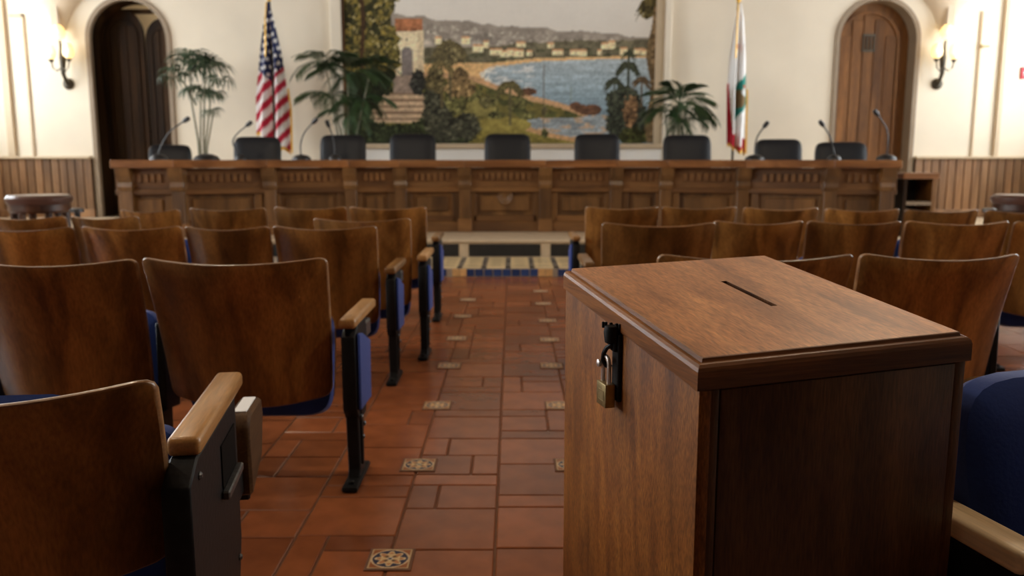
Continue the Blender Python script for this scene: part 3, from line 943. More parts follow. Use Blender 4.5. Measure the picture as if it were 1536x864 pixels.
# ================================================================== DAIS
dais = empty('council_dais', (0, 9.9, S2Z))
tag(dais, 'long curved oak council dais with carved pilasters on the stone platform', 'dais')
OY, OZ = 9.9, S2Z
FP = [(-4.47, 9.36), (-3.78, 9.40), (-2.86, 9.82), (-1.95, 10.05), (-1.36, 10.15), (-0.58, 10.22), (0.41, 10.22), (1.27, 10.15), (1.86, 10.05), (2.73, 9.82), (3.60, 9.40), (4.34, 9.36)]
TOP, BOT = 1.137, 1.048
for i in range(len(FP) - 1):
    a, b = Vector(FP[i]), Vector(FP[i + 1])
    d = (b - a).normalized(); n = Vector((-d.y, d.x))
    L = (b - a).length
    ang = math.atan2(d.y, d.x)
    def P(q, zz=0): return (q.x, q.y - OY, zz)
    # top slab: mitred segment
    dep = 0.72
    def off(j):
        """mitre direction at vertex j"""
        if j == 0 or j == len(FP) - 1: return Vector((0, 1)) * dep
        d0 = (Vector(FP[j]) - Vector(FP[j - 1])).normalized(); d1 = (Vector(FP[j + 1]) - Vector(FP[j])).normalized()
        bi = (Vector((-d0.y, d0.x)) + Vector((-d1.y, d1.x))).normalized()
        return bi * dep
    oa, ob = off(i), off(i + 1)
    sl = MB().prism([(a.x, a.y - OY), (b.x, b.y - OY), (b.x + ob.x, b.y + ob.y - OY), (a.x + oa.x, a.y + oa.y - OY)], 'z', BOT - OZ, TOP - OZ, bev=0.006)
    sl.build('counter_top', M['slab'], dais)
    # body of this bay, in bay axes
    bay = MB().b2(0, L, 0.16, 0.22, 0, BOT - OZ - 0.004).build('front_panel', M['dais'], dais, (a.x, a.y - OY, 0))
    bay.rotation_euler = (0, 0, ang)
    H_ = BOT - OZ
    MB().b2(0, L, 0.095, 0.16, H_ - 0.30, H_ - 0.24, 0.006).build('frieze_moulding', M['dais_x'], bay)
    MB().b2(0, L, 0.12, 0.16, H_ - 0.24, H_ - 0.005).build('frieze', M['dais_x'], bay, smooth=False)
    MB().b2(0, L, 0.10, 0.16, 0, 0.13, 0.008).build('plinth', M['dais_x'], bay)
    MB().b2(0.11, L - 0.11, 0.125, 0.16, 0.13, 0.20, 0.004).build('rail', M['dais_x'], bay)
    MB().b2(0.05, 0.14, 0.125, 0.16, 0.13, H_ - 0.30, 0.004).build('stile', M['dais'], bay)
    MB().b2(L - 0.14, L - 0.05, 0.125, 0.16, 0.13, H_ - 0.30, 0.004).build('stile', M['dais'], bay)
    MB().b2(0.19, L - 0.19, 0.135, 0.16, 0.25, H_ - 0.35, 0.010).build('raised_field', M['dais'], bay)
    dn = MB()
    nd = max(4, int((L - 0.3) / 0.075))
    for k in range(nd):
        xx = 0.16 + (L - 0.32) * (k + 0.5) / nd
        dn.b2(xx - 0.022, xx + 0.022, 0.092, 0.12, H_ - 0.16, H_ - 0.07, 0.003)
    dn.build('dentil_row', M['dais_x'], bay)
    if i == 5:
        ro = MB().lathe([(0.001, 0), (0.03, 0.002), (0.05, 0.012), (0.06, 0.004), (0.085, 0.014), (0.10, 0.0)], (0, 0, 0), 20)
        rob = ro.build('carved_rosette', M['dais'], bay, (L / 2, 0.135, 0.42)); rob.rotation_euler = (R(90), 0, 0)
for j, p in enumerate(FP):
    if j == 0: dy = 0
    px = p[0] + (0.12 if j == 0 else -0.12 if j == len(FP) - 1 else 0)
    pil = MB().b2(-0.07, 0.07, 0.075, 0.20, 0.0, BOT - OZ - 0.25, 0.006).build('pilaster', M['dais'], dais, (px, p[1] - OY, 0))
    MB().b2(-0.085, 0.085, 0.06, 0.20, 0, 0.16, 0.006).build('pilaster_base', M['dais_x'], pil)
    MB().prism([(0.20, BOT - OZ - 0.26), (0.065, BOT - OZ - 0.26), (0.05, BOT - OZ - 0.21), (0.075, BOT - OZ - 0.16), (0.02, BOT - OZ - 0.10), (0.0, BOT - OZ - 0.002), (0.20, BOT - OZ - 0.002)], 'x', -0.08, 0.08, bev=0.005).build('corbel', M['dais'], pil)
# returns at both ends
for sx, xx in ((-1, -4.40), (1, 4.27)):
    MB().b2(xx - 0.03, xx + 0.03, 9.50 - OY, 10.0 - OY, 0, BOT - OZ - 0.004).build('end_panel', M['dais'], dais)

# side cabinet at the right end
sc = empty('side_cabinet', (4.72, 9.88, S2Z))
tag(sc, 'low side cabinet with a dark open shelf beside the dais right end', 'cabinet')
MB().b2(-0.22, 0.20, -0.22, 0.25, 0.66, 0.73, 0.008).build('cabinet_top', M['slab'], sc)
MB().b2(-0.20, -0.16, -0.2, 0.23, 0, 0.66).build('side_panel', M['door_dark'], sc)
MB().b2(0.13, 0.17, -0.2, 0.23, 0, 0.66).build('side_panel', M['dais'], sc)
MB().b2(-0.16, 0.13, 0.19, 0.23, 0, 0.66).build('back_panel', M['black'], sc)
MB().b2(-0.16, 0.13, -0.2, 0.19, 0.36, 0.40).build('shelf', M['jamb'], sc)

# ================================================================== COUNCIL CHAIRS
def council_chair(loc, rz, w, top, label, first=[None]):
    key = (round(w, 2))
    t = empty('council_chair', loc, rz)
    tag(t, label, 'chair', 'council chairs behind the dais')
    h = top - loc[2]
    rot = Matrix.Rotation(R(-9), 3, 'X')
    bk = MB()
    bk.pillow((0, 0.26, h - 0.36), (w, 0.12, 0.74), 0.28, 0.55, 32, 10, rot)
    b = bk.build('backrest', M['black_leather'], t)
    MB().box((0, -0.02, 0.47), (w * 0.96, 0.52, 0.12), None, 0.04, 3).build('seat', M['black_leather'], t)
    for k in (-1, 1):
        MB().tube([(k * w * 0.48, 0.22, 0.5), (k * w * 0.54, 0.18, 0.66), (k * w * 0.54, -0.10, 0.67), (k * w * 0.50, -0.14, 0.5)], 0.022, 8).build('armrest', M['black'], t)
    MB().lathe([(0.03, 0.08), (0.03, 0.41)], (0, 0, 0), 10).build('gas_column', M['black'], t)
    bs = MB()
    for k in range(5):
        a = k * 2 * PI / 5
        bs.tube([(0, 0, 0.10), (0.30 * math.cos(a), 0.30 * math.sin(a), 0.06)], [0.03, 0.018], 6)
        bs.lathe([(0.012, -0.028), (0.028, -0.02), (0.028, 0.02), (0.012, 0.028)], (0.30 * math.cos(a), 0.30 * math.sin(a), 0.029), 8)
    bs.build('star_base', M['black'], t)
    return t


CC = [(-4.27, 10.52, 0.52, 1.325, 0.35, 'black leather council chair, turned, leftmost of nine behind the dais'),
      (-3.26, 10.65, 0.60, 1.43, 0.12, 'black leather council chair, second from the left, in front of the striped flag'),
      (-2.235, 10.95, 0.61, 1.462, 0.04, 'black leather council chair, third from the left, beside the tall potted palm'),
      (-1.32, 11.0, 0.62, 1.478, 0.02, 'black leather council chair, fourth from the left of nine'),
      (-0.06, 11.0, 0.62, 1.478, 0.0, 'black leather council chair at the middle of the dais, fifth of nine'),
      (1.13, 11.0, 0.61, 1.478, -0.02, 'black leather council chair, sixth from the left of nine'),
      (2.315, 10.95, 0.64, 1.462, -0.04, 'black leather council chair, seventh from the left, by the low palm'),
      (3.41, 10.65, 0.59, 1.40, -0.14, 'black leather council chair, eighth from the left, right of the white flag'),
      (4.155, 10.52, 0.64, 1.36, -0.18, 'black leather council chair, rightmost of nine behind the dais')]
for (x, y, w, top, rz, lab) in CC:
    council_chair((x, y, S2Z), rz, w, top, lab)

# ================================================================== MICROPHONES
def microphone(base, pts, label, dome=0.10, stalk=True):
    t = empty('gooseneck_microphone', base)
    tag(t, label, 'microphone', 'gooseneck microphones on the dais')
    MB().lathe([(dome, 0), (dome, 0.006), (dome * 0.92, 0.03), (dome * 0.6, 0.055), (dome * 0.15, 0.068)], (0, 0, 0), 18).build('base', M['black'], t)
    P0 = [Vector(p) - Vector(base) for p in pts]
    # smooth curve through the points
    cv = []
    for i in range(len(P0) - 1):
        p0 = P0[max(i - 1, 0)]; p1 = P0[i]; p2 = P0[i + 1]; p3 = P0[min(i + 2, len(P0) - 1)]
        for k in range(5):
            u = k / 5
            cv.append(0.5 * ((2 * p1) + (p2 - p0) * u + (2 * p0 - 5 * p1 + 4 * p2 - p3) * u * u + (3 * p1 - p0 - 3 * p2 + p3) * u ** 3))
    cv.append(P0[-1])
    MB().tube(cv, 0.0085, 6).build('gooseneck', M['black'], t)
    d = (cv[-1] - cv[-3]).normalized()
    MB().tube([cv[-1] - d * 0.02, cv[-1] + d * 0.01, cv[-1] + d * 0.06, cv[-1] + d * 0.075], [0.012, 0.026, 0.026, 0.014], 10).build('capsule', M['black'], t)


Z0 = TOP
microphone((-4.03, 9.62, Z0), [(-4.03, 9.62, Z0 + 0.05), (-4.00, 9.62, 1.28), (-3.88, 9.6, 1.45), (-3.70, 9.58, 1.57)], 'gooseneck microphone bent to the right, leftmost on the dais')
microphone((-3.28, 10.2, Z0), [(-3.30, 10.2, Z0 + 0.05), (-3.36, 10.18, 1.34), (-3.30, 10.15, 1.44), (-3.16, 10.12, 1.545)], 'gooseneck microphone in front of the second council chair from left', 0.07)
microphone((-2.55, 10.22, Z0), [(-2.555, 10.22, Z0 + 0.05), (-2.555, 10.22, 1.32), (-2.50, 10.2, 1.46), (-2.38, 10.16, 1.58)], 'gooseneck microphone with domed base right of the striped flag', 0.115)
microphone((-2.16, 10.30, Z0), [(-2.16, 10.30, Z0 + 0.05), (-2.165, 10.3, 1.33), (-2.19, 10.3, 1.45), (-2.225, 10.3, 1.545)], 'short gooseneck microphone in front of the third council chair', 0.08)
microphone((2.92, 10.15, Z0), [(2.92, 10.15, Z0 + 0.05), (2.92, 10.15, 1.30), (2.94, 10.13, 1.42), (3.005, 10.1, 1.53)], 'gooseneck microphone with domed base right of the white flag', 0.115)
microphone((3.80, 9.95, Z0), [(3.80, 9.95, Z0 + 0.05), (3.78, 9.95, 1.28), (3.72, 9.92, 1.42), (3.63, 9.9, 1.535)], 'gooseneck microphone bent left before the rightmost council chair', 0.08)
microphone((4.27, 9.62, Z0), [(4.27, 9.62, Z0 + 0.05), (4.275, 9.62, 1.36), (4.24, 9.61, 1.50), (4.13, 9.6, 1.64)], 'thick gooseneck microphone at the right end of the dais', 0.11)
mbx = MB().lathe([(0.15, 0), (0.15, 0.01), (0.12, 0.045), (0.07, 0.066), (0.01, 0.075)], (0, 0, 0), 20).build('conference_speaker', M['black'], None, (-3.57, 9.86, Z0))
tag(mbx, 'black domed tabletop unit on the dais below the left palm stems', 'speaker')

# ================================================================== FLAGS
def flag(name, loc, outline, zt, zb_l, zb_r, colour, label, pole_x):
    t = empty(name, loc)
    tag(t, label, 'flag')
    nz_, nx_ = 90, 60
    V, U = np.meshgrid(np.linspace(0, 1, nz_), np.linspace(0, 1, nx_), indexing='ij')
    xl = np.interp(V, outline[0], outline[1]); xr = np.interp(V, outline[0], outline[2])
    x = xl + (xr - xl) * U
    zb = zb_l + (zb_r - zb_l) * np.clip(U * 1.25 - 0.1, 0, 1) + 0.03 * np.sin(U * 17)
    z = zt + (zb - zt) * V
    y = 0.055 * np.sin(U * 2 * PI * 2.2 + V * 1.3) * np.clip(V * 3, 0.1, 1) + 0.02 * np.sin(U * 31 + V * 4) * V
    P = np.stack([x - loc[0], y, z - loc[2]], -1)
    o = grid_object('flag_cloth', P, M['cloth'], t)
    color_attr(o, colour(U, V, x, z), 1.15)
    so = o.modifiers.new('thickness', 'SOLIDIFY'); so.thickness = 0.004
    e = P[-1]
    fr = MB()
    fp = [Vector(p) for p in e]
    for i in range(len(fp) - 1):
        a, b = fp[i], fp[i + 1]
        fr.quad(a, b, b + Vector((0.004, 0, -0.05)), a + Vector((0.004, 0, -0.05)))
    ed = [Vector(p) for p in P[50:, -1]]
    for i in range(len(ed) - 1):
        a, b = ed[i], ed[i + 1]
        fr.quad(a, b, b + Vector((0.03, 0, -0.02)), a + Vector((0.03, 0, -0.02)))
    fr.build('gold_fringe', M['fringe'], t)
    px = pole_x - loc[0]
    MB().tube([(px, 0.05, 0.02), (px, 0.05, zt + 0.02 - loc[2])], 0.018, 10).build('pole', M['bronze'], t)
    MB().lathe([(0.17, 0), (0.17, 0.03), (0.10, 0.06), (0.03, 0.09)], (px, 0.05, 0.0), 20).build('pole_base', M['gold'], t)
    MB().lathe([(0.012, 0), (0.03, 0.03), (0.035, 0.07), (0.012, 0.10), (0.03, 0.16), (0.006, 0.26)], (px, 0.05, zt + 0.01 - loc[2]), 12).build('finial', M['gold'], t)
    MB().tube([(px - 0.02, -0.02, zt - loc[2]), (px - 0.035, -0.06, zt - 0.25 - loc[2]), (px - 0.045, -0.09, zt - 0.75 - loc[2])], 0.010, 6).build('cord', M['gold'], t)
    return t


def stripes(U, V, x, z):
    c = np.zeros(U.shape + (3,))
    q = z * 1.0 - (x + 3.45) * 1.15                          # stripes fall from upper right to lower left
    k = np.floor((q - 1.0) / 0.118).astype(int)
    red = (k % 2) == 0
    c[:] = (236, 226, 226)
    c[red] = (176, 32, 58)
    canton = (z > 2.27 + 1.1 * (x + 3.43)) & (z > 2.24 - 0.9 * (x + 3.43))
    canton |= z > 2.62
    c[canton] = (30, 42, 84)
    # rows of white stars
    sx = (x + 3.6) / 0.062; sz = z / 0.105 + 0.35 * np.sin(x * 12)
    fx = np.abs(sx + 0.5 * (np.floor(sz) % 2) - np.round(sx + 0.5 * (np.floor(sz) % 2))); fz = np.abs(sz - np.floor(sz) - 0.5)
    star = canton & (fx < 0.27) & (fz < 0.22) & (V > 0.06)
    c[star] = (232, 230, 236)
    return c.reshape(-1, 3)


def bear(U, V, x, z):
    c = np.zeros(U.shape + (3,))
    c[:] = (240, 234, 232)
    q = z - (x - 3.23) * 1.3
    patch = (U > 0.36) & (q > 1.74) & (q < 2.22)
    c[patch] = (34, 128, 118)
    bb = patch & (((x - 3.24) / 0.10) ** 2 + ((z - 2.0) / 0.13) ** 2 < 1)
    c[bb] = (120, 98, 66)
    c[patch & (((x - 3.315) / 0.045) ** 2 + ((z - 2.09) / 0.05) ** 2 < 1)] = (200, 205, 205)
    c[patch & (((x - 3.32) / 0.035) ** 2 + ((z - 2.17) / 0.03) ** 2 < 1)] = (170, 90, 60)
    c[((x - 3.19) / 0.022) ** 2 + ((z - 2.72) / 0.035) ** 2 < 1] = (190, 120, 130)
    c[(U < 0.10 + 0.2 * np.clip(2.2 - z, 0, 1)) & (z < 2.22)] = (176, 34, 52)
    c[(U < 0.45) & (z < 1.85) & (U > 0.2) & (z < 1.5)] = (176, 34, 52)
    c[z < 1.33 + 0.5 * np.clip(0.5 - U, 0, 1)] = (176, 34, 52)
    c[(U > 0.75) & (z < 1.44)] = (176, 34, 52)
    return c.reshape(-1, 3)


flag('striped_flag', (-3.42, 12.2, S2Z), ([0, 0.10, 0.35, 0.7, 1.0], [-3.45, -3.49, -3.58, -3.675, -3.69], [-3.42, -3.375, -3.28, -3.20, -3.20]), 3.33, 1.52, 1.28, stripes,
     'red and white striped flag with starred blue canton on a pole', -3.43)
flag('white_flag', (3.22, 12.2, S2Z), ([0, 0.10, 0.35, 0.6, 1.0], [3.19, 3.15, 3.10, 3.08, 3.11], [3.23, 3.275, 3.335, 3.365, 3.37]), 3.31, 1.36, 1.27, bear,
     'white flag with green bear emblem and gold fringe on a pole', 3.20)

# ================================================================== PALMS
def frond_mesh(name, L, nl, droop, lw, ll, mat):
    """arching rachis with paired leaflets; grows along +x, rises then droops"""
    mb = MB()
    def pt(f): return Vector((L * f * (1 - 0.12 * droop * f), 0, L * (0.55 * f - droop * f * f)))
    mb.tube([pt(k / 8) for k in range(9)], [0.007 - 0.0055 * k / 8 for k in range(9)], 5)
    rn = random.Random(3)
    for k in range(nl):
        f = 0.22 + 0.76 * k / (nl - 1)
        p = pt(f); tng = (pt(min(1, f + .02)) - pt(f - .02)).normalized()
        for sd in (-1, 1):
            l = ll * (0.55 + 0.6 * math.sin(PI * min(1, (f - 0.12) * 1.05))) * rn.uniform(0.85, 1.1)
            d = (Vector((0, sd, 0)) * 0.82 + tng * 0.75 + Vector((0, 0, -0.25))).normalized()
            sidev = d.cross(Vector((0, 0, 1))).normalized() * lw
            m = p + d * l * 0.45 + Vector((0, 0, 0.02 * l)); e = p + d * l + Vector((0, 0, -0.30 * l))
            a = mb.bm.verts.new(p); b = mb.bm.verts.new(m + sidev); c = mb.bm.verts.new(e); q = mb.bm.verts.new(m - sidev)
            mb.bm.faces.new((a, b, c, q))
    return mb.build(name, mat, smooth=False)


def fan_mesh(name, L, nl, mat):
    """short stalk with a fan of narrow drooping fingers"""
    mb = MB()
    mb.tube([(0, 0, 0), (L * 0.4, 0, L * 0.25)], 0.004, 5)
    for k in range(nl):
        a = -1.15 + 2.3 * k / (nl - 1)
        d = Vector((math.cos(a), math.sin(a), 0))
        b0 = Vector((L * 0.4, 0, L * 0.25))
        sv = Vector((-d.y, d.x, 0)) * 0.016
        pts = [b0, b0 + d * L * 0.35 + Vector((0, 0, 0.05)), b0 + d * L * 0.62 + Vector((0, 0, -0.02)), b0 + d * L * 0.78 + Vector((0, 0, -0.14))]
        prev = None
        for i, p in enumerate(pts):
            w = sv * (0.4, 1, 0.9, 0.1)[i]
            cur = (mb.bm.verts.new(p - w), mb.bm.verts.new(p + w))
            if prev: mb.bm.faces.new((prev[0], cur[0], cur[1], prev[1]))
            prev = cur
    return mb.build(name, mat, smooth=False)


def pot(parent, r=0.2, h=0.36):
    p = MB().lathe([(r * 0.72, 0), (r * 0.95, h * 0.8), (r * 1.08, h * 0.82), (r * 1.08, h), (r * 0.95, h), (r * 0.92, h * 0.9)], (0, 0, 0), 22).build('pot', M['pot'], parent)
    MB().lathe([(0.001, h * 0.905), (r * 0.92, h * 0.90)], (0, 0, 0), 18).build('soil', M['soil'], p)
    return p


def palm(name, loc, label, crowns, mesh_fn, stems, mat_first=[None]):
    t = empty(name, loc)
    tag(t, label, 'plant', 'potted palms behind the dais')
    pot(t)
    for st in stems:
        MB().tube([Vector(p) - Vector(loc) for p in st], [0.016 - 0.006 * k / (len(st) - 1) for k in range(len(st))], 6).build('stem', M['stem'], t)
    proto_ = mesh_fn()
    rn = random.Random(hash(label) % 1000 if False else len(label))
    first = True
    for (c, n, sc, e0, e1) in crowns:
        for k in range(n):
            o = proto_ if first else linked(proto_, t)
            o.parent = t
            first = False
            o.location = Vector(c) - Vector(loc)
            o.rotation_euler = (rn.uniform(-.25, .25), -rn.uniform(e0, e1), 2 * PI * (k + rn.uniform(-.3, .3)) / n)
            s_ = sc * rn.uniform(0.8, 1.12)
            o.scale = (s_, s_, s_)
    return t


bx, by = -4.42, 12.0
palm('potted_palm', (bx, by, S2Z), 'tall thin-stemmed palm beside the left arched doorway',
     [((-4.50, by, 2.38), 11, 0.95, -0.3, 0.9), ((-4.32, by + .05, 2.32), 11, 0.95, -0.3, 0.9), ((-4.38, by, 2.02), 8, 0.75, -0.4, 0.5), ((-4.24, by, 2.0), 7, 0.62, -0.4, 0.5), ((-4.72, by, 2.28), 6, 0.7, -0.5, 0.5), ((-4.12, by, 2.2), 5, 0.7, -0.5, 0.4), ((-4.22, by, 1.78), 6, 0.5, -0.4, 0.5)],
     lambda: fan_mesh('frond', 0.36, 7, M['frond_pale']),
     [[(bx - 0.02, by, 0.5), (-4.45, by, 1.4), (-4.52, by, 2.0), (-4.50, by, 2.38)], [(bx + 0.02, by, 0.5), (-4.38, by + .03, 1.5), (-4.32, by + .05, 2.32)], [(bx, by - 0.03, 0.5), (-4.42, by, 1.4), (-4.38, by, 2.02)], [(bx + 0.05, by, 0.5), (-4.36, by, 1.3), (-4.24, by, 2.0)], [(bx - 0.03, by, 1.9), (-4.6, by, 2.2), (-4.72, by, 2.28)], [(-4.32, by, 2.05), (-4.2, by, 2.2), (-4.12, by, 2.2)], [(bx + 0.04, by, 0.5), (-4.33, by, 1.3), (-4.22, by, 1.78)]])
bx = -2.33
palm('potted_palm', (bx, by, S2Z), 'large dark feathery palm standing before the left edge of the mural',
     [((-2.62, by, 2.45), 10, 0.92, -0.1, 0.8), ((-2.30, by, 2.30), 11, 1.05, -0.2, 0.8), ((-2.0, by + 0.05, 2.35), 9, 0.9, -0.1, 0.8), ((-2.55, by, 2.0), 9, 0.85, -0.3, 0.6), ((-2.1, by, 1.95), 9, 0.9, -0.3, 0.6), ((-2.3, by, 1.75), 6, 0.7, -0.4, 0.4)],
     lambda: frond_mesh('frond', 0.55, 13, 0.75, 0.012, 0.24, M['frond']),
     [[(bx - 0.03, by, 0.5), (-2.42, by, 1.5), (-2.62, by, 2.45)], [(bx, by, 0.5), (-2.32, by, 1.5), (-2.30, by, 2.30)], [(bx + 0.04, by, 0.5), (-2.2, by, 1.5), (-2.0, by + 0.05, 2.35)], [(bx - 0.02, by - .03, 0.5), (-2.45, by, 1.4), (-2.55, by, 2.0)], [(bx + 0.02, by - .03, 0.5), (-2.22, by, 1.4), (-2.1, by, 1.95)]])
bx = 2.30
palm('potted_palm', (bx, by, S2Z), 'low green bushy palm right of the mural',
     [((2.36, by, 1.88), 13, 1.05, 0.0, 1.2), ((2.16, by, 1.80), 9, 0.8, -0.3, 0.6), ((2.54, by, 1.84), 9, 0.85, -0.3, 0.5), ((2.38, by, 1.66), 8, 0.7, -0.5, 0.3)],
     lambda: frond_mesh('frond', 0.50, 13, 0.85, 0.012, 0.22, M['frond']),
     [[(bx, by, 0.5), (2.34, by, 1.3), (2.36, by, 1.86)], [(bx - 0.03, by, 0.5), (2.22, by, 1.3), (2.16, by, 1.80)], [(bx + 0.04, by, 0.5), (2.42, by, 1.3), (2.54, by, 1.84)], [(bx, by - .04, 0.5), (2.36, by, 1.3), (2.38, by, 1.66)]])

# ================================================================== SCONCES
def sconce(cx, label, mirror):
    t = empty('wall_sconce', (cx, WY, 2.28))
    tag(t, label, 'wall lamp', 'three-light wall sconces')
    m = mirror
    MB().lathe([(0.085, 0.0), (0.085, 0.015), (0.055, 0.035), (0.02, 0.045)], (0, 0, 0), 18).build('back_plate', M['bronze'], t, (-0.0, -0.002, 0)).rotation_euler = (R(90), 0, 0)
    MB().tube([(0, -0.05, -0.01), (0.01 * m, -0.16, 0.14), (0.02 * m, -0.17, 0.36), (0.01 * m, -0.17, 0.50), (0.0, -0.17, 0.62)], [0.022, 0.03, 0.05, 0.022, 0.014], 10).build('stem', M['bronze'], t)
    for (ax, az) in ((-0.13 * m, 0.36), (0.13 * m, 0.37)):
        x0 = 0.02 * m
        MB().tube([(x0, -0.18, 0.24), ((x0 + ax) / 2, -0.2, 0.17), (ax * 0.9, -0.2, 0.22), (ax, -0.2, az - 0.04)], 0.010, 6).build('arm', M['bronze'], t)
        MB().lathe([(0.010, -0.05), (0.035, -0.02), (0.04, 0.0)], (ax, -0.2, az - 0.02), 12).build('candle_cup', M['bronze'], t)
    for (lx, lz, r) in ((-0.13 * m, 0.45, 0.075), (0.13 * m, 0.46, 0.08), (0.0, 0.73, 0.10)):
        sh = MB().lathe([(r * 0.45, -0.10), (r * 0.9, -0.06), (r, 0.0), (r * 0.8, 0.07), (r * 0.4, 0.11)], (lx, -0.2, lz), 16).build('lamp_shade', M['shade'], t)
        pl = bpy.data.lights.new('sconce_bulb', 'POINT'); pl.energy = 1.3; pl.color = (1, 0.72, 0.38); pl.shadow_soft_size = 0.06
        po = bpy.data.objects.new('sconce_bulb', pl); po.location = (lx, -0.34, lz); po.parent = t; COL.objects.link(po)


sconce(-6.74, 'lit three-light iron wall sconce left of the open dark doorway', 1)
sconce(6.46, 'lit three-light iron wall sconce right of the closed arched door', -1)

# red sign on the wall at the right
sg = MB().b2(-0.13, 0.13, -0.03, 0, -0.085, 0.085, 0.006).build('exit_sign', M['red'], None, (7.85, WY - 0.001, 2.44))
tag(sg, 'small red and white sign on the wall at the right edge', 'sign')
w_ = MB()
for (a, b, c_, d) in ((-0.10, -0.045, 0.03, 0.045), (-0.10, -0.045, -0.045, -0.03), (-0.10, -0.08, -0.045, 0.045), (-0.09, -0.05, -0.008, 0.008)):
    w_.b2(a, b, -0.034, -0.029, c_, d)
w_.build('white_lettering', M['white'], sg, smooth=False)

# ================================================================== ADDED FILL LANTERNS (unseen above the frame, brighten the foreground)
def lantern(x, y, z, watts, label):
    t = empty('fill_lantern', (x, y, z))
    tag(t, label, 'lamp', 'added fill lanterns above the seats')
    MB().tube([(0, 0, 0.45), (0, 0, ZC - z)], 0.012, 8).build('chain', M['bronze'], t)
    MB().lathe([(0.02, 0.46), (0.20, 0.36), (0.23, 0.33), (0.02, 0.40)], (0, 0, 0), 16).build('canopy', M['bronze'], t)
    for k in range(6):
        a = k * PI / 3
        MB().tube([(0.21 * math.cos(a), 0.21 * math.sin(a), 0.34), (0.17 * math.cos(a), 0.17 * math.sin(a), -0.14)], 0.010, 6).build('rib', M['bronze'], t)
    l = bpy.data.lights.new('fill_bulb', 'POINT'); l.energy = watts; l.color = (1.0, 0.84, 0.63); l.shadow_soft_size = 0.14
    lo = bpy.data.objects.new('fill_bulb', l); lo.location = (0, 0, 0.08); lo.parent = t; COL.objects.link(lo)
for (x, y, side_) in ((-2.4, 1.8, 'left'), (2.4, 1.8, 'right'), (-2.4, 4.9, 'left'), (2.4, 4.9, 'right')):
    lantern(x, y, 4.0, 115, 'added bronze fill lantern over the %s %s seat rows' % ('near' if y < 3 else 'far', side_))

# ================================================================== STOOLS, POSTS
def stool(loc, label):
    t = empty('round_stool', loc)
    tag(t, label, 'stool')
    h = 0.815
    MB().lathe([(0.02, h - 0.09), (0.27, h - 0.09), (0.285, h - 0.06), (0.285, h - 0.03), (0.26, h - 0.005), (0.02, h)], (0, 0, 0), 32).build('cushion', M['stool_top'], t)
    MB().lathe([(0.02, h - 0.17), (0.25, h - 0.17), (0.265, h - 0.15), (0.265, h - 0.092), (0.02, h - 0.09)], (0, 0, 0), 32).build('apron', M['stool'], t)
    for k in range(6):
        a = k * PI / 3 + 0.3
        MB().tube([(0.22 * math.cos(a), 0.22 * math.sin(a), h - 0.16), (0.25 * math.cos(a), 0.25 * math.sin(a), 0.0)], [0.035, 0.028], 10).build('leg', M['stool'], t)
    MB().lathe([(0.20, 0.22), (0.24, 0.22), (0.24, 0.26), (0.20, 0.26)], (0, 0, 0), 24).build('foot_ring', M['stool'], t)
stool((-4.49, 7.95, 0), 'dark round leather-topped stool in front of the left wainscot')
stool((4.87, 7.95, 0), 'dark round leather-topped stool in front of the right wainscot')

for (x, y, lab) in ((-4.01, 7.7, 'short post with grey metal cap beside the left stool'), (4.40, 7.7, 'short post with grey metal cap beside the right stool')):
    t = empty('metal_post', (x, y, 0)); tag(t, lab, 'post')
    MB().lathe([(0.10, 0), (0.10, 0.02), (0.03, 0.04), (0.025, 0.66)], (0, 0, 0), 14).build('pole', M['black'], t)
    MB().lathe([(0.02, 0.655), (0.06, 0.66), (0.06, 0.69), (0.04, 0.70)], (0, 0, 0), 14).build('cap', M['iron_worn'], t)

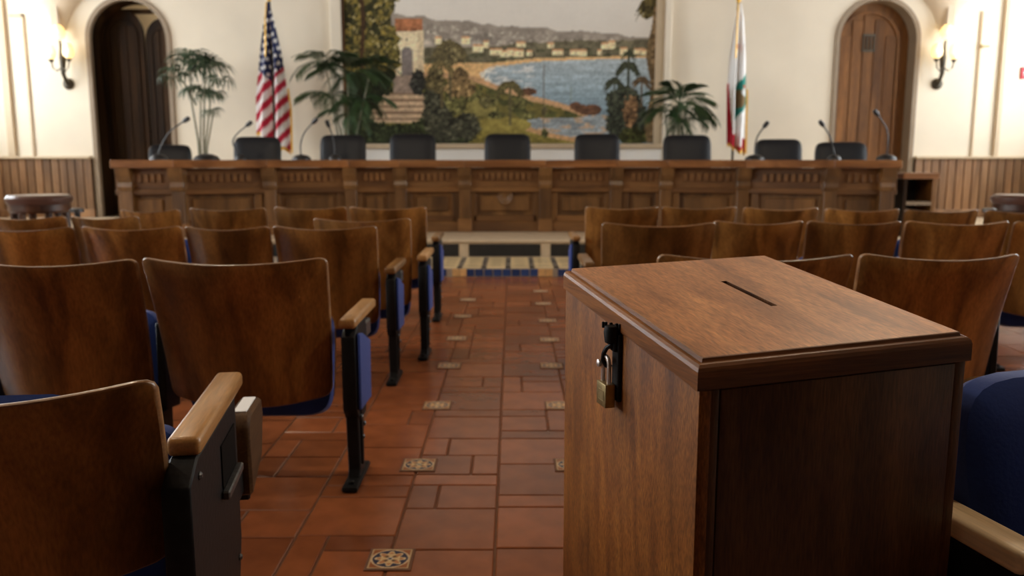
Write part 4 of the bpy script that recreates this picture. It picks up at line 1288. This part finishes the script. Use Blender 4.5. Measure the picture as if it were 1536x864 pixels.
# ================================================================== AUDITORIUM CHAIRS
def shell_mesh(w, top, bot, lean=0.13, bulge=0.080, th=0.019):
    mb = MB(); bm = mb.bm
    us = sorted(set([-1, -0.985, -0.95, -0.9] + [k / 8 for k in range(-7, 8)] + [0.9, 0.95, 0.985, 1]))
    nv = 8
    rc = 0.028
    fr, bk = [], []
    for u in us:
        du = max(0.0, abs(u) * w / 2 - (w / 2 - rc))
        cr = rc - math.sqrt(max(0.0, rc * rc - du * du))
        zt = top - 0.020 * (1 - u * u) - cr * 0.8
        zb = bot - 0.03 * (1 - u * u) + cr
        cf, cb = [], []
        for k in range(nv + 1):
            v = k / nv
            z = zb + (zt - zb) * v
            f = (z - bot) / (top - bot)
            hw = w / 2 * (0.915 + 0.085 * min(1, max(0, f)) ** 0.9)
            y = lean * (1 - f) - bulge * (1 - u * u) + 0.015 * math.sin(PI * min(1, max(0, f)))
            cb.append(bm.verts.new((u * hw, y, z)))
            cf.append(bm.verts.new((u * hw, y + th, z)))
        fr.append(cf); bk.append(cb)
    n = len(us)
    for i in range(n - 1):
        for k in range(nv):
            bm.faces.new((bk[i][k], bk[i + 1][k], bk[i + 1][k + 1], bk[i][k + 1]))
            bm.faces.new((fr[i][k + 1], fr[i + 1][k + 1], fr[i + 1][k], fr[i][k]))
    loop_b = [bk[i][nv] for i in range(n)] + [bk[n - 1][k] for k in range(nv - 1, -1, -1)] + [bk[i][0] for i in range(n - 2, -1, -1)] + [bk[0][k] for k in range(1, nv)]
    loop_f = [fr[i][nv] for i in range(n)] + [fr[n - 1][k] for k in range(nv - 1, -1, -1)] + [fr[i][0] for i in range(n - 2, -1, -1)] + [fr[0][k] for k in range(1, nv)]
    L = len(loop_b)
    rim = []
    for i in range(L):
        f = bm.faces.new((loop_b[i], loop_f[i], loop_f[(i + 1) % L], loop_b[(i + 1) % L])); f.material_index = 1
        rim.append(f)
    bmesh.ops.recalc_face_normals(bm, faces=bm.faces[:])
    es = set()
    lb = set(loop_b); lf = set(loop_f)
    for e in bm.edges:
        a, b = e.verts
        if (a in lb and b in lb) or (a in lf and b in lf):
            m = [f.material_index for f in e.link_faces]
            if 1 in m and 0 in m: es.add(e)
    r = bmesh.ops.bevel(bm, geom=list(es), offset=0.005, segments=2, affect='EDGES', profile=0.5)
    for f in r['faces']: f.material_index = 1
    return mb


CHAIRS = {}
def chair_proto(w, top, arm_z, aisle, seat_top, wide, tablet, bot, pale, mid):
    """aisle: +1 aisle standard on the right, -1 on the left, 0 none. Parts are built about the chair's own base."""
    t = empty('auditorium_chair', (0, 0, 0))
    shell_mesh(w, top, bot).build('backrest', [M['shell'], M['edge']], t, ang=50)
    rot = Matrix.Rotation(R(13), 3, 'X')
    pad = MB().pillow((0, 0.095, (top + 0.36) / 2 + 0.02), (w * 0.56, 0.045, top - 0.46), 0.3, 0.6, 24, 8, rot)
    pad.build('back_cushion', M['blue'], t)
    sh = seat_top - 0.195
    srot = Matrix.Rotation(R(-12), 3, 'X')
    st = MB().pillow((0, 0.27, 0.195 + sh / 2), (w * (0.94 if wide else 0.86), 0.11, sh), 0.32, 0.55, 32, 10, srot).build('seat', M['blue'], t)
    MB().pillow((0, 0.325, 0.195 + sh / 2 - 0.005), (w * 0.84, 0.03, sh * 0.95), 0.3, 0.5, 24, 6, srot).build('seat_pan', M['shell'], st)
    sides = [(+1, aisle == 1), (-1, aisle == -1)]
    for sd, is_aisle in sides:
        sx = sd * (w / 2 + (0.055 if is_aisle else 0.008))
        if wide and is_aisle: sx = sd * (w / 2 + 0.012)
        if not is_aisle and sd != mid: continue
        hx = 0.024 if is_aisle else 0.014
        y1 = 0.48 if (wide and is_aisle) else 0.25
        top_ = arm_z - 0.035
        prof = [(0.03, 0.28), (0.09, 0.22), (y1 - 0.04, 0.22), (y1, 0.30), (y1, top_), (0.10, top_), (0.03, top_ - 0.03)]
        if not is_aisle: prof = [(0.12, 0.26), (0.24, 0.24), (0.26, 0.34), (0.26, top_), (0.13, top_)]
        sp = MB().prism(prof, 'x', sx - hx, sx + hx, bev=0.004).build('standard', M['iron'], t)
        ly = 0.20 if (wide and is_aisle) else 0.115
        MB().prism([(ly - 0.055, 0.26), (ly - 0.035, 0.05), (ly - 0.05, 0.02), (ly + 0.075, 0.02), (ly + 0.05, 0.06), (ly + 0.06, 0.26)], 'x', sx - hx * 0.9, sx + hx * 0.9, bev=0.004).build('leg', M['iron'], sp)
        if is_aisle:
            MB().prism([(ly - 0.02, 0.30), (ly - 0.01, 0.06), (ly + 0.015, 0.06), (ly + 0.015, 0.30)], 'x', sx + sd * hx * 0.85, sx + sd * (hx * 0.85 + 0.008), bev=0.003).build('leg_rib', M['iron'], sp)
            bl = MB()
            for (yy, zz) in ((ly - 0.02, 0.24), (ly + 0.03, 0.20), (ly, 0.16)):
                bl.lathe([(0.010, -0.008), (0.010, 0.006), (0.005, 0.010)], (0, 0, 0), 8)
                bmesh.ops.transform(bl.bm, matrix=Matrix.Translation((sx + sd * hx, yy, zz)) @ Matrix.Rotation(R(90), 4, 'Y'), verts=bl.bm.verts[-24:])
            bl.build('bolt', M['iron_worn'], sp)
        ft = MB().box((sx, ly - 0.0, 0.012), (0.056, 0.27, 0.022), None, 0.008, 2)
        ft.lathe([(0.012, 0.02), (0.012, 0.032), (0.006, 0.036)], (sx, ly - 0.10, 0), 8).lathe([(0.012, 0.02), (0.012, 0.032), (0.006, 0.036)], (sx, ly + 0.10, 0), 8)
        ft.build('foot', M['iron'], sp)
        ya, yb = (0.10, 0.57) if wide and is_aisle else (0.02, 0.46)
        if not is_aisle: ya, yb = 0.15, 0.46
        aw = 0.058 if is_aisle else 0.036
        MB().box((sx, (ya + yb) / 2, arm_z - 0.018), (aw, yb - ya, 0.036), None, 0.011, 3).build('armrest', M['arm_lit'] if pale else M['arm'], t)
        if is_aisle and not wide:
            xo = sx + sd * hx
            MB().prism([(0.045, 0.275), (0.255, 0.265), (0.265, top_ - 0.085), (0.13, top_ - 0.035), (0.045, top_ - 0.02)], 'x', min(xo, xo + sd * 0.014), max(xo, xo + sd * 0.014), bev=0.006).build('side_panel', M['blue'], t)
            MB().box((sx + sd * 0.01, 0.30, top_ - 0.05), (0.03, 0.10, 0.06), None, 0.006).build('arm_bracket', M['iron_worn'], sp)
        if is_aisle and wide:
            xo = sx + sd * hx
            MB().box((xo + sd * 0.008, 0.37, 0.475), (0.016, 0.17, 0.018), None, 0.003).build('slot_ledge', M['iron_worn'], sp)
            MB().box((xo + sd * 0.001, 0.37, 0.53), (0.003, 0.15, 0.09), None, 0.0).build('slot', M['void'], sp)
            for (yy, zz) in ((0.10, arm_z - 0.07), (0.44, 0.27), (0.12, 0.27)):
                MB().box((xo, yy, zz), (0.012, 0.014, 0.014), None, 0.004).build('rivet', M['iron_worn'], sp)
        if tablet and is_aisle:
            tb = MB().prism([(0.56, 0.36), (0.73, 0.40), (0.775, 0.50), (0.755, 0.545), (0.58, 0.555), (0.55, 0.53)], 'x', sx - 0.012, sx + 0.040, bev=0.007).build('writing_tablet', M['tablet'], t)
            tb['label'] = 'folded pale wooden writing tablet'
            MB().box((sx + 0.014, 0.665, 0.552), (0.030, 0.15, 0.004), Matrix.Rotation(R(-3), 3, 'X'), 0.001).build('painted_sheen', M['white'], tb)  # white strip stands in for the bluish reflection on the top face
            MB().box((sx + 0.005, 0.52, 0.40), (0.03, 0.10, 0.06), None, 0.006).build('tablet_hinge', M['iron'], tb)
            MB().box((sx + 0.014, 0.66, 0.372), (0.030, 0.17, 0.020), Matrix.Rotation(R(14), 3, 'X'), 0.004).build('tablet_rail', M['iron'], tb)
    return t


def chair(x, y, w, rz, label, group, top=0.82, arm_z=0.605, aisle=0, seat_top=0.60, wide=False, tablet=False, bot=0.31, pale=False):
    mid = -1 if 'left' in group else 1
    if aisle == 0: w -= 0.014
    key = (round(w * 2, 1) / 2 if aisle == 0 else round(w, 2), top, arm_z, aisle, seat_top, wide, tablet, bot, pale, mid)
    if key not in CHAIRS:
        t = chair_proto(*key); CHAIRS[key] = t
    else:
        t = copy_tree(CHAIRS[key])
    t.location = (x, y, 0)
    t.rotation_euler = (0, 0, rz)
    if aisle == 0:
        t.scale = (w / key[0], 1, 1)
    tag(t, label, 'chair', group)


GL, GR = 'seats of the left block', 'seats of the right block'
ordn = ['aisle seat', 'second from the aisle', 'third from the aisle', 'fourth from the aisle', 'fifth from the aisle', 'sixth from the aisle']
chair(-0.845, 1.246, 0.56, R(9), 'wooden tip-up chair nearest the camera with folded writing tablet, left block', GL, top=0.795, arm_z=0.66, aisle=1, seat_top=0.635, wide=True, tablet=True, bot=0.43)
ROWS_L = [('second', [(-0.925, 2.75, 0.62), (-1.518, 2.71, 0.58)]),
          ('third', [(-0.928, 4.12, 0.524), (-1.405, 4.1, 0.433), (-1.875, 4.1, 0.505), (-2.385, 4.05, 0.50)]),
          ('fifth', [(-0.865, 5.82, 0.543), (-1.406, 5.82, 0.52), (-1.935, 5.68, 0.53), (-2.385, 5.50, 0.40)])]
for rn_, row in ROWS_L:
    for k, (x, y, w) in enumerate(row):
        chair(x, y, w, R(2.0 * (-x - 0.9)) * 1.2, 'wooden tip-up chair, %s of the %s row, left block' % (ordn[k], rn_), GL, aisle=1 if k == 0 else 0)
chair(-0.84, 4.66, 0.545, 0, 'wooden tip-up chair standing alone on the aisle, fourth row, left block', GL, aisle=1)
chair(-2.375, 4.86, 0.40, R(4), 'narrow wooden tip-up chair beyond the gap, fourth row, left block', GL)
chair(-2.82, 4.84, 0.454, R(5), 'outermost wooden tip-up chair of the fourth row, left block', GL)
ROWS_R = [('second', [(0.841, 2.85, 0.678), (1.485, 2.87, 0.565)]),
          ('third', [(0.765, 4.33, 0.596), (1.325, 4.47, 0.50), (1.835, 4.46, 0.515), (2.376, 4.44, 0.555), (2.937, 4.4, 0.555)]),
          ('fourth', [(0.772, 5.85, 0.518), (1.311, 5.85, 0.54), (1.85, 5.74, 0.525), (2.35, 5.60, 0.50), (2.83, 5.50, 0.475), (3.30, 5.40, 0.45)])]
for rn_, row in ROWS_R:
    for k, (x, y, w) in enumerate(row):
        chair(x, y, w, -R(2.0 * (x - 0.9)) * (1.2 if rn_ != 'fourth' else 2.0), 'wooden tip-up chair, %s of the %s row, right block' % (ordn[k], rn_), GR, aisle=-1 if k == 0 else 0)
chair(1.03, 1.05, 0.56, R(14), 'blue-cushioned chair with armrest coloured as strongly lit, behind the ballot box, right block', GR, top=0.79, arm_z=0.605, aisle=-1, seat_top=0.80, wide=True, pale=True)

# ================================================================== BALLOT BOX
BR = 0.273
bb = empty('ballot_box', (0.238, 1.038, 0.0), BR)
tag(bb, 'brown wooden ballot box with slotted lid standing in the aisle', 'ballot box')
BW, BL, LT = 0.43, 0.526, 0.037
def lz(a, b): return 0.88 + 0.029 * a + 0.108 * b


def lid_ring(i, dz):
    return [(x, y, lz(x, y) + dz) for (x, y) in ((i, i), (BW - i, i), (BW - i, BL - i), (i, BL - i))]


def ring_faces(mb, A, B, mi):
    for k in range(4):
        q = [A[k], A[(k + 1) % 4], B[(k + 1) % 4], B[k]]
        f = mb.bm.faces.new([mb.bm.verts.new(p) for p in q])
        f.material_index = mi[k] if isinstance(mi, (list, tuple)) else mi


lm = MB()
rings = [lid_ring(0.0, -LT), lid_ring(0.0, -0.0125), lid_ring(0.0015, -0.0075), lid_ring(0.0045, -0.0040), lid_ring(0.0085, -0.0030), lid_ring(0.0105, -0.0048), lid_ring(0.0115, -0.0030), lid_ring(0.0122, 0.0012), lid_ring(0.0135, 0.0022)]
for k in range(len(rings) - 1):
    ring_faces(lm, rings[k], rings[k + 1], [0, 1, 0, 1])
f = lm.bm.faces.new([lm.bm.verts.new(p) for p in lid_ring(0.0, -LT)[::-1]])
bmesh.ops.remove_doubles(lm.bm, verts=lm.bm.verts[:], dist=1e-6)
bmesh.ops.recalc_face_normals(lm.bm, faces=lm.bm.faces[:])
lid = lm.build('lid', [M['lid_edge'], M['lid_edge_y']], bb, ang=12)
# panel with a real slot
pm = MB()
sx0, sx1, sy0, sy1 = 0.231, 0.2425, 0.197, 0.355
def T(x, y, dz=0.0022): return (x, y, lz(x, y) + dz)
i = 0.0135
gxs = [i, sx0, sx1, BW - i]; gys = [i, sy0, sy1, BL - i]
for a in range(3):
    for b in range(3):
        if a == 1 and b == 1: continue
        pm.quad(T(gxs[a], gys[b]), T(gxs[a + 1], gys[b]), T(gxs[a + 1], gys[b + 1]), T(gxs[a], gys[b + 1]))
pm.build('lid_panel', M['lid'], lid, smooth=False)
sm = MB()
cr = [(sx0, sy0), (sx1, sy0), (sx1, sy1), (sx0, sy1)]
for k in range(4):
    p, q = cr[k], cr[(k + 1) % 4]
    sm.quad(T(*p), T(*q), T(q[0], q[1], -0.030), T(p[0], p[1], -0.030), 0)
sm.quad(*[T(c_[0], c_[1], -0.030) for c_ in cr], 1)
sm.build('ballot_slot', [M['box_shaded'], M['void']], lid, smooth=False)
# body: four sides under the sloping lid
def sloped(x0, x1, y0, y1, z0, name, mat, gap=LT, parent=bb):
    mb = MB()
    v = []
    for (x, y) in ((x0, y0), (x1, y0), (x1, y1), (x0, y1)): v.append(mb.bm.verts.new((x, y, z0)))
    for (x, y) in ((x0, y0), (x1, y0), (x1, y1), (x0, y1)): v.append(mb.bm.verts.new((x, y, lz(x, y) - gap)))
    for q in ((3, 2, 1, 0), (4, 5, 6, 7), (0, 1, 5, 4), (1, 2, 6, 5), (2, 3, 7, 6), (3, 0, 4, 7)): mb.bm.faces.new([v[i_] for i_ in q])
    bmesh.ops.bevel(mb.bm, geom=mb.bm.edges[:], offset=0.0015, segments=2, affect='EDGES', profile=0.5)
    return mb.build(name, mat, parent)


e = 0.0035
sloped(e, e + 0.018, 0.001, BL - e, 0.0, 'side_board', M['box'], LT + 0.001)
sloped(BW - 0.018 - e, BW - e, 0.006, BL - e, 0.0, 'side_board', M['box_shaded'], LT + 0.001)
sloped(e + 0.018, BW - 0.018 - e, BL - 0.02, BL - e, 0.0, 'back_board', M['box_shaded'], LT + 0.001)
sloped(e + 0.018, BW - 0.018 - e, 0.016, 0.03, 0.0, 'front_board', M['box_shaded'], LT + 0.001)
sloped(e + 0.017, e + 0.030, 0.002, 0.02, 0.0, 'corner_post', M['box_shaded'], LT + 0.001)
sloped(e + 0.034, BW - 0.018 - e - 0.0, 0.0055, 0.016, 0.0, 'front_panel', M['box_shaded'], LT + 0.004)

# hasp on the left face
hp = MB().b2(-0.004, e, 0.250, 0.275, 0.757, 0.866, 0.0015).build('hasp', M['iron'], bb)
kn = MB().lathe([(0.004, -0.020), (0.011, -0.016), (0.013, 0.0), (0.011, 0.010), (0.005, 0.012)], (0, 0, 0), 12)
for k in range(5):
    kn.box((0.010 * math.cos(k * 0.7 + 0.2) * 0.9, 0.013 * math.sin(k * 0.7 - 1.2), 0.010), (0.005, 0.004, 0.010), None, 0.001)
kn.build('hasp_knuckle', M['iron'], hp, (-0.009, 0.266, 0.868))
loop = [(-0.004, 0.259, 0.846), (-0.011, 0.261, 0.848), (-0.016, 0.268, 0.843), (-0.018, 0.276, 0.832), (-0.017, 0.281, 0.820), (-0.012, 0.280, 0.811), (-0.004, 0.276, 0.808)]
MB().tube(loop, 0.0038, 8).build('staple', M['iron'], hp)
MB().b2(-0.010, -0.003, 0.254, 0.272, 0.838, 0.864, 0.002).build('strap_end', M['iron'], hp)

pk = empty('padlock', (-0.0, 0.0, 0.0))
pk.parent = None
tag(pk, 'brass padlock with steel shackle hanging from the ballot box hasp', 'padlock')
base = Matrix.Translation((0.238, 1.038, 0)) @ Matrix.Rotation(BR, 4, 'Z')
pk.matrix_world = base @ Matrix.Translation((-0.0140, 0.274, 0.747))
body = MB().b2(-0.0085, 0.0085, -0.0190, 0.0190, 0.0, 0.038, 0.0014, 0, 2)
body.build('lock_body', M['brass'], pk)
MB().b2(-0.0088, -0.0083, -0.012, 0.012, 0.010, 0.027, 0.0006).build('engraved_plate', M['brass'], pk)
sk = [(0, -0.0125, 0.034), (0, -0.0125, 0.066)] + [(0, -0.0125 * math.cos(a), 0.066 + 0.0145 * math.sin(a)) for a in [PI * k / 10 for k in range(1, 10)]] + [(0, 0.0125, 0.066), (0, 0.0125, 0.034)]
MB().tube(sk, 0.0035, 10).build('shackle', M['steel'], pk)
MB().lathe([(0.002, -0.004), (0.0065, -0.002), (0.0065, 0.002), (0.002, 0.004)], (0, 0, 0), 12).build('staple_pin', M['steel'], pk, (-0.006, 0.0165, 0.066)).rotation_euler = (0, R(90), 0)
